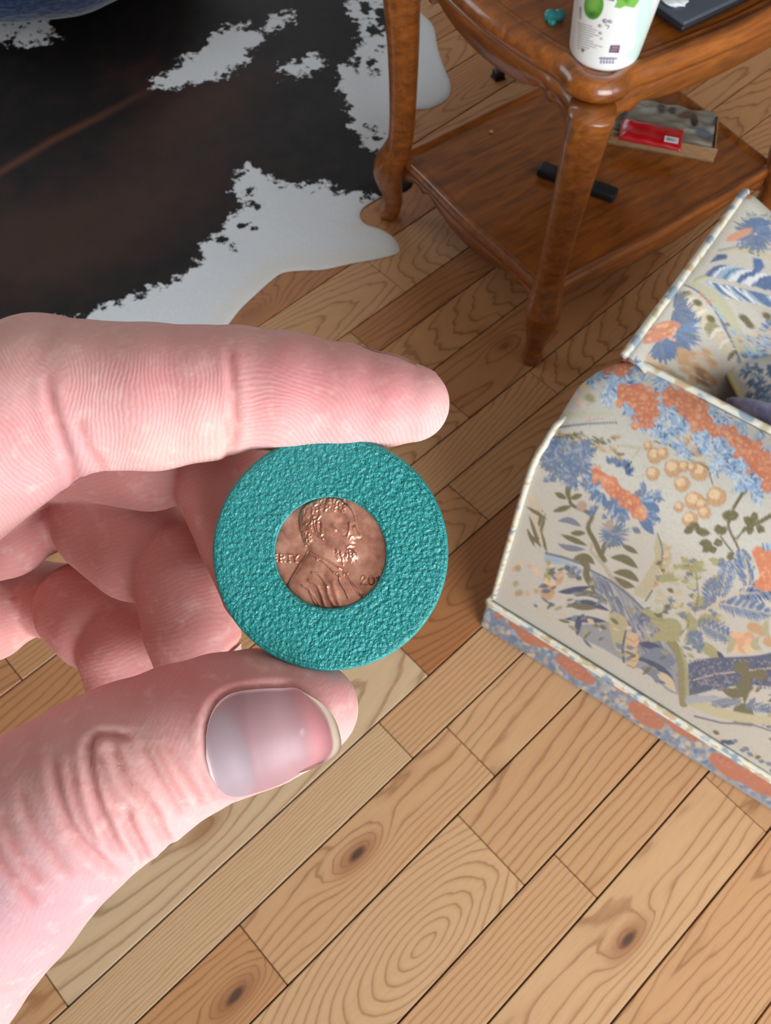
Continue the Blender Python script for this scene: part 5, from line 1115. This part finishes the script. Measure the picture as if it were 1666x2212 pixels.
# nails: plates laid on the finger surface, s along the finger, a around it
def frame(n, tilt_vec):
    a, b = JT[n][-3][:3], JT[n][-1][:3]; ax = (b - a) / np.linalg.norm(b - a); t_ = np.array(tilt_vec, float); t_ -= ax * (t_ @ ax); t_ /= np.linalg.norm(t_)
    return ax, t_, np.cross(ax, t_)
def chain_sd(P, n):
    d = np.full(len(P), 1e9)
    for a, b in zip(JT[n][:-1], JT[n][1:]):
        ab = (b - a)[:3]; t_ = np.clip(((P - a[:3]) @ ab) / (ab @ ab), 0, 1); q_ = np.linalg.norm(P - a[:3] - t_[:, None] * ab, axis=1) - (a[3] + t_ * (b[3] - a[3])); d = smin(d, q_, 0.6)
    return d
def nail(n, base, length, half, dorsal, flat=0.90, lift=0.12, ns=40, na=33, tip_r=0.55):
    """base: mm behind the last joint centre where the nail starts"""
    ax, dn, sd_ = frame(n, dorsal); tip = JT[n][-1][:3]
    S_, W_ = np.meshgrid(np.linspace(0, 1, ns), np.linspace(-1, 1, na), indexing='ij')
    wid = half * np.clip(1 - np.clip(1 - S_ / 0.32, 0, 1) ** 2.4, 0.02, 1) ** 0.5 * (1 - 0.16 * np.clip((S_ - 0.75) / 0.25, 0, 1) ** 2)
    ang = W_ * wid; along = -base + length * (S_ - np.where(W_ < 0, tip_r, tip_r * 0.55) * 0.42 * np.abs(W_) ** 2.6 * S_ ** 3)
    c_ = tip + ax * along[..., None].reshape(ns, na, 1); dr = np.cos(ang)[..., None] * dn + np.sin(ang)[..., None] * sd_
    c_ = c_.reshape(-1, 3); dr = dr.reshape(-1, 3); lo = np.zeros(len(c_)); hi = np.full(len(c_), 16.0)
    for _ in range(24):
        mid = (lo + hi) / 2; neg = chain_sd(c_ + dr * mid[:, None], n) < 0; lo = np.where(neg, mid, lo); hi = np.where(neg, hi, mid)
    rmax = lo.reshape(ns, na)[int(ns * 0.3)].mean(); k = np.clip((S_.ravel() - 0.55) / 0.45, 0, 1) ** 1.5
    r_ = lo * (1 - k) + np.maximum(lo, rmax * flat) * k                      # the free end stands off the round fingertip
    top = c_ + dr * (r_ + lift)[:, None]; bot = c_ + dr * (r_ + lift - 0.55)[:, None]
    F1 = grid_faces(ns, na); m_ = ns * na; rim = []
    loop = [i * na for i in range(ns)] + [(ns - 1) * na + j for j in range(1, na)] + [i * na + na - 1 for i in range(ns - 2, -1, -1)] + list(range(na - 2, 0, -1))
    for i in range(len(loop)): a, b = loop[i], loop[(i + 1) % len(loop)]; rim.append((a, b, b + m_, a + m_))
    return np.r_[top, bot], np.r_[F1, F1[:, ::-1] + m_, np.array(rim)], S_, W_, (ax, dn, sd_, tip)
NAILS = {}
NAILS['thumb'] = nail('thumb', 11.6, 15.0, 0.90, (0.10, -0.31, -1.0), flat=0.88, lift=0.02, tip_r=0.95)
NAILS['index'] = nail('index', 7.5, 10.4, 0.95, (0.05, 0.80, 0.60), flat=0.74, lift=0.05)
NAILS['ring'] = nail('ring', 5.5, 9.5, 0.95, (1.0, 0.25, 0.10), lift=0.10)
NAILS['middle'] = nail('middle', 5.5, 9.5, 0.95, (1.0, 0.3, 0.4), lift=0.10)
NAILS['little'] = nail('little', 4.5, 8.0, 0.95, (1.0, 0.2, 0.3), lift=0.10)
# sink the nail bed and raise a fold of skin round it
for n, fi in (('thumb', THU), ('index', IDX), ('ring', RIN), ('middle', MID), ('little', LIT)):
    V_, F_, S_, W_, fr_ = NAILS[n]; Np = V_[:S_.size]; i = np.nonzero((which == fi) & (np.linalg.norm(HV - fr_[3], axis=1) < 22))[0]
    d = np.full(len(i), 1e9)
    for c0_ in range(0, len(Np), 200): d = np.minimum(d, np.linalg.norm(HV[i][:, None] - Np[None, c0_:c0_ + 200], axis=2).min(1))
    bed = np.exp(-(np.clip(d - 0.35, 0, 9) / 0.35) ** 2); ring_ = np.exp(-((d - 1.25) / 0.55) ** 2)
    side = (HN[i] @ fr_[0]) < 0.55
    disp[i] += -0.38 * bed + 0.14 * ring_ * side; crease[i] = np.maximum(crease[i], 0.6 * np.exp(-((d - 0.6) / 0.3) ** 2))
HV2 = HV + HN * disp[:, None]
HV2 = relax(HV2, HF, 1, 0.3)
# skin colour: pale base, pinker pads and joints, redder creases, some shade painted in
base = np.tile(np.array(srgb(209, 161, 158)), (len(HV), 1))
def skin_tint(x, y, rx, ry, fing, col, op):
    q = ((HPX[:, 0] - x) / rx) ** 2 + ((HPX[:, 1] - y) / ry) ** 2; a = (op * np.exp(-q) * (which == fing))[:, None]; base[:] = base * (1 - a) + np.array(col) * a
PNK, RED, PAL, LAV = srgb(208, 131, 135), srgb(186, 100, 100), srgb(206, 170, 158), srgb(176, 138, 144)
for a in ((640, 830, 130, 80, IDX, PNK, 0.75), (820, 850, 110, 70, IDX, PNK, 0.7), (350, 820, 150, 70, IDX, PNK, 0.55), (440, 810, 40, 60, IDX, RED, 0.25), (40, 980, 120, 130, IDX, PNK, 0.5), (470, 930, 60, 80, IDX, PAL, 0.5), (400, 980, 150, 40, IDX, PAL, 0.5), (160, 980, 50, 90, IDX, LAV, 0.5),
          (60, 730, 200, 50, IDX, PAL, 0.4), (350, 1460, 260, 60, THU, RED, 0.45), (420, 1520, 90, 80, THU, PNK, 0.5), (720, 1500, 60, 90, THU, PNK, 0.35), (250, 1660, 140, 80, THU, PAL, 0.35), (30, 1960, 300, 230, THU, LAV, 0.85), (560, 1710, 160, 30, THU, PNK, 0.5)): skin_tint(*a)  # thumb's shaded upper side painted redder, its window-lit base darkened against the light
for fi in (MID, RIN, LIT):
    a = (0.55 * (which == fi))[:, None]; base[:] = base * (1 - a) + np.array(srgb(196, 128, 122)) * a  # shade on the curled fingers painted in as a darker, redder skin tone
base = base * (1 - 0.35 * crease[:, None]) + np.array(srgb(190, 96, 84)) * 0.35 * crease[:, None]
ridge = np.clip(np.where(which == IDX, 1.0, np.where(which == THU, 0.25, 0.4)), 0, 1) * np.clip(1 - np.clip(np.abs(disp) * 2, 0, 1), 0, 1)
ridge *= np.clip((HPX[:, 1] - np.interp(HPX[:, 0], [0, 200, 500, 700, 960], [700, 740, 752, 790, 830])) / 60, 0.12, 1) * (which == IDX) + (which != IDX)
X_, Y_ = HPX[:, 0], HPX[:, 1]
wob = 6 * np.sin(X_ / 47 + Y_ / 31) + 4 * np.sin(X_ / 23 - Y_ / 57)
phase = np.where(X_ > 503, np.hypot(X_ - 560, (Y_ - 1060) * 0.95), np.where(X_ > 130, np.hypot(X_ + 420, (Y_ - 800) * 0.8), 0.75 * X_ - 0.65 * Y_)) + wob
phase = np.where(which == IDX, phase, np.where(which == THU, 0.85 * X_ + 0.5 * Y_ + wob, Y_ * 0.9 + 0.3 * X_ + wob)) / 10.0
ridge = ridge * (1 - np.clip(crease * 1.5, 0, 1)) * np.clip(np.abs(X_ - 503) / 16 - 0.4, 0, 1) * np.where(which == IDX, np.clip(np.abs(X_ - 130) / 16 - 0.4, 0, 1), 1)
def mat_skin():
    t = NT('skin'); o = t.coord('Object'); X, Y, Z = t.sep(o)
    mott = t.noise(o, 260, 4, 0.6); fine = t.noise(o, 1900, 2, 0.6); cell = t.voronoi(o, 1500)
    c = t.attr('paint', 'Color')
    c = t.mix(t.mul(t.math('SUBTRACT', mott, 0.45, clamp=True), 0.8), c, srgb(214, 122, 118)); c = t.mix(t.mul(t.math('SUBTRACT', t.noise(o, 420, 3), 0.55, clamp=True), 1.2), c, srgb(240, 216, 204))
    rid = t.math('SINE', t.mul(t.add(t.attr('phase'), t.mul(t.noise(o, 700, 2), 0.9)), 6.2832), 0.0)
    h = t.add(t.add(t.mul(t.mul(rid, 0.17), t.attr('ridge')), t.mul(fine, 0.5)), t.mul(cell, 0.3))
    c = t.mix(t.mul(t.mul(t.math('ADD', rid, 1.0), 0.05), t.attr('ridge')), c, srgb(246, 222, 212))
    return t.set(color=c, rough=0.6, spec=0.25, sss=0.5, sss_r=(1.0, 0.4, 0.28), sss_s=0.0026, normal=t.bump(h, 0.00010, 0.75))
hand = bpy.data.objects.new('hand', None); COL.objects.link(hand); hand.empty_display_size = 0.02
hand.matrix_world = HM
tag(hand, 'left hand pinching the teal disc between thumb and index finger', 'hand')
mesh_obj('hand_skin', HV2 / 1000, HF, mat_skin(), hand, cols=base, attrs=dict(ridge=ridge, phase=phase))
def mat_nail():
    t = NT('fingernail'); c = t.attr('paint', 'Color'); n_ = t.noise(t.mapping(t.coord(), (1, 6, 6)), 500, 2)
    return t.set(color=c, rough=t.add(0.40, t.mul(n_, 0.08)), spec=0.35, sss=0.12, sss_r=(1, 0.4, 0.3), sss_s=0.001, coat=0.0)
MN = mat_nail()
for n in ('thumb', 'index', 'ring', 'middle', 'little'):
    V_, F_, S_, W_, fr_ = NAILS[n]; s_, w_ = S_.ravel(), W_.ravel()
    col = np.tile(np.array(srgb(158, 122, 126)), (len(s_), 1))
    def lay(a, c): col[:] = col * (1 - a[:, None]) + np.array(c) * a[:, None]
    lun = np.clip((0.30 * np.sqrt(np.clip(1 - (w_ + 0.1) ** 2 * 0.9, 0, 1)) + 0.04 - s_) / 0.05, 0, 1); lay(0.75 * lun, srgb(150, 134, 142))
    lay(0.55 * np.exp(-((s_ - 0.84) / 0.10) ** 2) * np.clip(1 - np.abs(w_) * 0.5, 0, 1), srgb(214, 126, 128)); lay(np.clip((s_ - 0.925 + 0.02 * w_ ** 2) / 0.025, 0, 1), srgb(226, 208, 186))
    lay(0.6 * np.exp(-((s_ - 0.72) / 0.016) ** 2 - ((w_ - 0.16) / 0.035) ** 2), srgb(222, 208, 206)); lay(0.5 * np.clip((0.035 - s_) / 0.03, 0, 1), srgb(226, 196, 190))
    if n != 'thumb': col = col * 0.35 + np.array(srgb(226, 190, 182)) * 0.65
    o = mesh_obj('fingernail', V_ / 1000, F_, MN, hand, cols=np.r_[col, col]); tag(o, n + ' fingernail' if n != 'thumb' else 'thumbnail with pale half moon')

# ------------------------------------------------------------------ printed teal disc and copper coin in it
DC = hp(715, 1193, 110.0)
DM = Matrix.Translation(Vector(DC / 1000))
def mat_teal():
    t = NT('teal_printed_plastic'); o = t.coord('Object'); X, Y, Z = t.sep(o)
    r = t.math('SQRT', t.add(t.mul(X, X), t.mul(Y, Y)))
    inner = t.math('LESS_THAN', r, 0.00735); outer = t.math('GREATER_THAN', r, 0.01275); rim = t.math('MAXIMUM', inner, outer)
    warp = t.mul(t.sub(t.noise(o, 500, 2), 0.5), 0.00022)
    ringl = t.math('PINGPONG', t.add(r, warp), 0.00021); diag = t.math('PINGPONG', t.add(t.add(t.mul(X, -0.62), t.mul(Y, 0.78)), warp), 0.00023)
    ringl = t.ramp(t.mul(ringl, 4700.0), [(0.0, 0.0), (0.16, 1.0)]); diag = t.ramp(t.mul(diag, 4300.0), [(0.0, 0.25), (0.14, 1.0)])
    zone = t.ramp(t.math('MULTIPLY_ADD', t.add(t.mul(X, -0.8), t.mul(Y, 0.6)), 40.0, 0.42), [(0.52, 0.0), (0.72, 1.0)])
    lines = t.mix(rim, t.mix(zone, (1, 1, 1), diag), ringl)
    nv_ = t.voronoi(o, 2100, 'SMOOTH_F1'); ns_ = t.noise(o, 2900, 2, 0.5, 0.8)
    h = t.add(t.mul(t.math('SUBTRACT', 0.7, nv_), 1.4), t.mul(ns_, 1.3))
    front = t.math('LESS_THAN', Z, -0.00128)
    hh = t.mul(t.add(h, t.mul(lines, 0.25)), front)
    c = t.mix(t.mul(t.math('SUBTRACT', 1.0, lines), t.mul(front, 0.6)), t.mix(ns_, srgb(8, 110, 114), srgb(28, 158, 154)), srgb(6, 70, 76))
    return t.set(color=c, metal=0.1, rough=0.40, spec=0.6, normal=t.bump(hh, 0.00020, 0.9))
disc = bpy.data.objects.new('teal_disc', None); COL.objects.link(disc); disc.empty_display_size = 0.01; disc.matrix_world = HM @ DM
tag(disc, 'round teal textured plastic disc held between thumb and index finger', 'disc')
RO, RI = 13.88, 6.53
pr = [(9.62, 1.4), (RO - 0.35, 1.4), (RO - 0.08, 1.25), (RO, 1.0), (RO, -1.0), (RO - 0.10, -1.25), (RO - 0.38, -1.4)] + [(q_, -1.4) for q_ in np.linspace(RO - 0.8, RI + 0.35, 40)] + [(RI + 0.10, -1.36), (RI, -1.24), (RI, -0.62), (9.62, -0.60), (9.62, 1.4)]
na = 320; a_ = np.linspace(0, 2 * np.pi, na, endpoint=False)
V = np.concatenate([np.c_[r * np.cos(a_), r * np.sin(a_), np.full(na, z_)] for r, z_ in pr]) / 1000
o = mesh_obj('disc_body', V, grid_faces(len(pr), na, wrap_v=True), mat_teal(), disc)
# coin face: relief of a bearded man in profile, letters and digits, in a height map; zoom coordinates of the window
def cz(pts): return [((560 + x / 5.553 - 715) * 0.055, -(1040 + y / 5.553 - 1193) * 0.055) for x, y in pts]
nr, nt = 170, 520
rad = np.r_[np.linspace(0, 1, nr) ** 0.8 * 6.9, 7.6, 8.6, 9.0, 9.15, 9.4]
RR, TT_ = np.meshgrid(rad, np.linspace(0, 2 * np.pi, nt, endpoint=False), indexing='ij')
CP = np.stack([RR * np.cos(TT_), RR * np.sin(TT_)], -1).reshape(-1, 2); hgt = np.zeros(len(CP))
sil = cz([(830, 150), (720, 180), (620, 228), (540, 280), (495, 360), (480, 450), (485, 540), (500, 605), (515, 660), (545, 722), (560, 760), (608, 800), (590, 850), (540, 920), (470, 1010), (420, 1100), (370, 1180), (335, 1260), (400, 1700), (1350, 1700), (1240, 1370), (1180, 1280), (1110, 1200), (1060, 1110), (1012, 1055),
          (992, 1000), (965, 958), (1010, 962), (1070, 950), (1120, 962), (1160, 932), (1182, 888), (1170, 850), (1130, 822), (1108, 802), (1142, 782), (1132, 766), (1138, 745), (1158, 742), (1152, 715), (1150, 690), (1190, 688), (1222, 672), (1205, 632), (1172, 582), (1150, 530), (1156, 480), (1142, 410), (1112, 342), (1060, 280), (1000, 226), (950, 180)])
d, i_, _ = poly_dist(CP, sil); hgt += np.where(i_, 0.20 * (1 - np.exp(-d / 0.16)) + 0.22 * (1 - np.exp(-d / 1.3)), 0)
def rdg(pts, w, h, sm=True):
    global hgt
    P = np.array(cz(pts)); P = smooth_path(P, 6 * len(P)) if sm and len(P) > 2 else P
    i = np.nonzero((CP[:, 0] > P[:, 0].min() - 4 * w) & (CP[:, 0] < P[:, 0].max() + 4 * w) & (CP[:, 1] > P[:, 1].min() - 4 * w) & (CP[:, 1] < P[:, 1].max() + 4 * w))[0]
    if len(i): d_, _, _ = poly_dist(CP[i], P, closed=False); hgt[i] += h * (0.75 if sm else 0.9) * np.exp(-(d_ / w) ** 2)
for p, w, h in (([(1060, 290), (1110, 350), (1138, 420), (1150, 490), (1148, 540)], 0.20, 0.10), ([(1148, 540), (1175, 590), (1212, 650)], 0.16, 0.10), ([(1085, 500), (1085, 580), (1060, 650)], 0.14, 0.14), ([(900, 520), (960, 560), (1050, 590)], 0.30, 0.14), ([(940, 600), (1000, 640), (1060, 640)], 0.2, -0.12),
                ([(960, 380), (1010, 420), (1000, 480)], 0.5, -0.10), ([(1105, 660), (1140, 655), (1165, 672)], 0.09, 0.08), ([(1090, 690), (1105, 660)], 0.09, 0.08), ([(1060, 790), (1090, 765), (1135, 772)], 0.10, 0.10), ([(1070, 820), (1110, 805), (1150, 830)], 0.12, 0.08), ([(1100, 820), (1150, 860), (1165, 910)], 0.2, 0.12),
                ([(700, 480), (700, 540), (715, 600), (760, 630)], 0.13, 0.16), ([(665, 465), (700, 455), (735, 410)], 0.12, 0.14), ([(745, 570), (760, 600), (745, 640)], 0.12, 0.12), ([(715, 650), (770, 685)], 0.10, 0.12), ([(660, 490), (670, 540), (690, 600)], 0.10, 0.08), ([(730, 500), (735, 560)], 0.14, -0.14),
                ([(608, 800), (540, 920), (440, 1070), (350, 1235)], 0.10, 0.12), ([(650, 850), (760, 905), (870, 970), (960, 1035)], 0.09, 0.13), ([(610, 860), (690, 910), (720, 930)], 0.08, 0.10), ([(720, 920), (800, 985), (900, 1085)], 0.09, 0.12), ([(690, 900), (700, 940)], 0.07, 0.08), ([(900, 1085), (960, 1130), (970, 1200), (1030, 1300), (1070, 1390)], 0.09, 0.14),
                ([(960, 1030), (1010, 1060), (1020, 1110)], 0.10, 0.12), ([(930, 1100), (955, 1090), (965, 1150)], 0.08, 0.12), ([(1060, 1100), (1050, 1150), (1110, 1220), (1200, 1360)], 0.09, 0.10), ([(1100, 1210), (1240, 1350)], 0.07, 0.10), ([(1000, 960), (1010, 1000)], 0.08, 0.10), ([(600, 1180), (690, 1230), (740, 1330), (770, 1420), (790, 1490)], 0.16, 0.14), ([(640, 1090), (720, 1110), (790, 1200), (820, 1250)], 0.14, 0.12), ([(820, 1250), (830, 1350), (900, 1480)], 0.2, 0.12),
                ([(520, 1240), (600, 1290), (660, 1370), (720, 1470)], 0.12, 0.14), ([(610, 1320), (660, 1420), (690, 1470)], 0.12, 0.10), ([(880, 1200), (920, 1330), (960, 1480)], 0.3, 0.10), ([(780, 1240), (815, 1250)], 0.08, 0.1),
                ([(850, 210), (845, 300), (800, 340)], 0.13, 0.10), ([(960, 210), (930, 250)], 0.1, 0.08), ([(700, 250), (720, 330)], 0.14, 0.08), ([(560, 300), (600, 280), (650, 330), (640, 380)], 0.12, 0.10), ([(490, 380), (488, 480), (500, 580)], 0.12, 0.10), ([(520, 660), (545, 720), (560, 765)], 0.10, 0.10)): rdg(p, w, h)
R = random.Random(11)
for k in range(120):
    x, y = R.uniform(510, 700), R.uniform(260, 740); a = R.uniform(0, 6.3)
    if x > 640 and y > 480: continue
    rdg([(x, y), (x + 22 * math.cos(a), y + 22 * math.sin(a)), (x + 34 * math.cos(a + 0.8), y + 34 * math.sin(a + 0.8))], 0.09, R.choice([0.045, 0.06, -0.04]))
for k in range(50):
    x, y = R.uniform(700, 1040), R.uniform(200, 330); rdg([(x, y), (x - 15, y + 20), (x - 10, y + 45)], 0.10, R.choice([0.06, -0.05]))
for k in range(60):
    x, y = R.uniform(880, 1150), R.uniform(800, 960)
    if y > 960 or x < 900: continue
    rdg([(x, y), (x + 10, y + 18), (x + 4, y + 34)], 0.09, R.choice([0.04, 0.05, -0.03]))
for st_ in ([(212, 872), (186, 872), (186, 946), (214, 946)], [(186, 908), (208, 908)], [(258, 872), (258, 955)], [(258, 874), (300, 876), (304, 900), (290, 912), (258, 914)], [(276, 914), (308, 955)], [(330, 878), (392, 882)], [(361, 880), (361, 958)], [(412, 882), (440, 918), (470, 882)], [(440, 918), (440, 962)],
            [(248, 956), (268, 956)], [(352, 959), (372, 959)], [(430, 963), (452, 963)]): rdg(st_, 0.075, 0.16, False)
for st_ in ([(1226, 1158), (1240, 1136), (1264, 1134), (1280, 1152), (1276, 1174), (1250, 1200), (1228, 1226)], [(1350, 1138), (1374, 1152), (1380, 1184), (1368, 1216), (1346, 1228), (1324, 1212), (1318, 1182), (1328, 1152), (1350, 1138)]): rdg(st_, 0.075, 0.15)
rdg([(1228, 1226), (1290, 1230)], 0.075, 0.15, False); rdg([(1412, 1150), (1426, 1138), (1426, 1230)], 0.075, 0.15, False)
hgt[RR.ravel() > 8.5] = 0.32
V = np.c_[CP, -hgt]; m = len(CP); nrr = len(rad)
def mat_copper():
    t = NT('copper'); o = t.coord('Object'); n1 = t.noise(o, 420, 4, 0.6); n2 = t.noise(o, 2600, 3, 0.6)
    c = t.ramp(n1, [(0.3, srgb(160, 108, 92)), (0.5, srgb(218, 154, 132)), (0.7, srgb(244, 190, 164))]); c = t.mix(t.mul(n2, 0.3), c, srgb(110, 74, 62))
    return t.set(color=c, metal=0.75, rough=t.add(0.26, t.mul(n2, 0.18)), normal=t.bump(n2, 0.00002, 0.6))
coin = bpy.data.objects.new('copper_coin', None); COL.objects.link(coin); coin.empty_display_size = 0.005
coin.matrix_world = HM @ Matrix.Translation(Vector((DC + [0, 0, -0.22]) / 1000)); tag(coin, "copper coin with a bearded man's profile set in the disc window", 'coin')
MCP = mat_copper(); F1 = grid_faces(nrr, nt, wrap_v=True)
mesh_obj('coin_face', V / 1000, F1[:, ::-1], MCP, coin)
a_ = np.linspace(0, 2 * np.pi, 160, endpoint=False)
pr = [(9.4, -0.32), (9.52, -0.2), (9.52, 1.3), (9.4, 1.42), (0.0, 1.42)]
V = np.concatenate([np.c_[r * np.cos(a_), r * np.sin(a_), np.full(160, z_)] for r, z_ in pr]) / 1000
mesh_obj('coin_edge', V, grid_faces(len(pr), 160, wrap_v=True), MCP, coin)
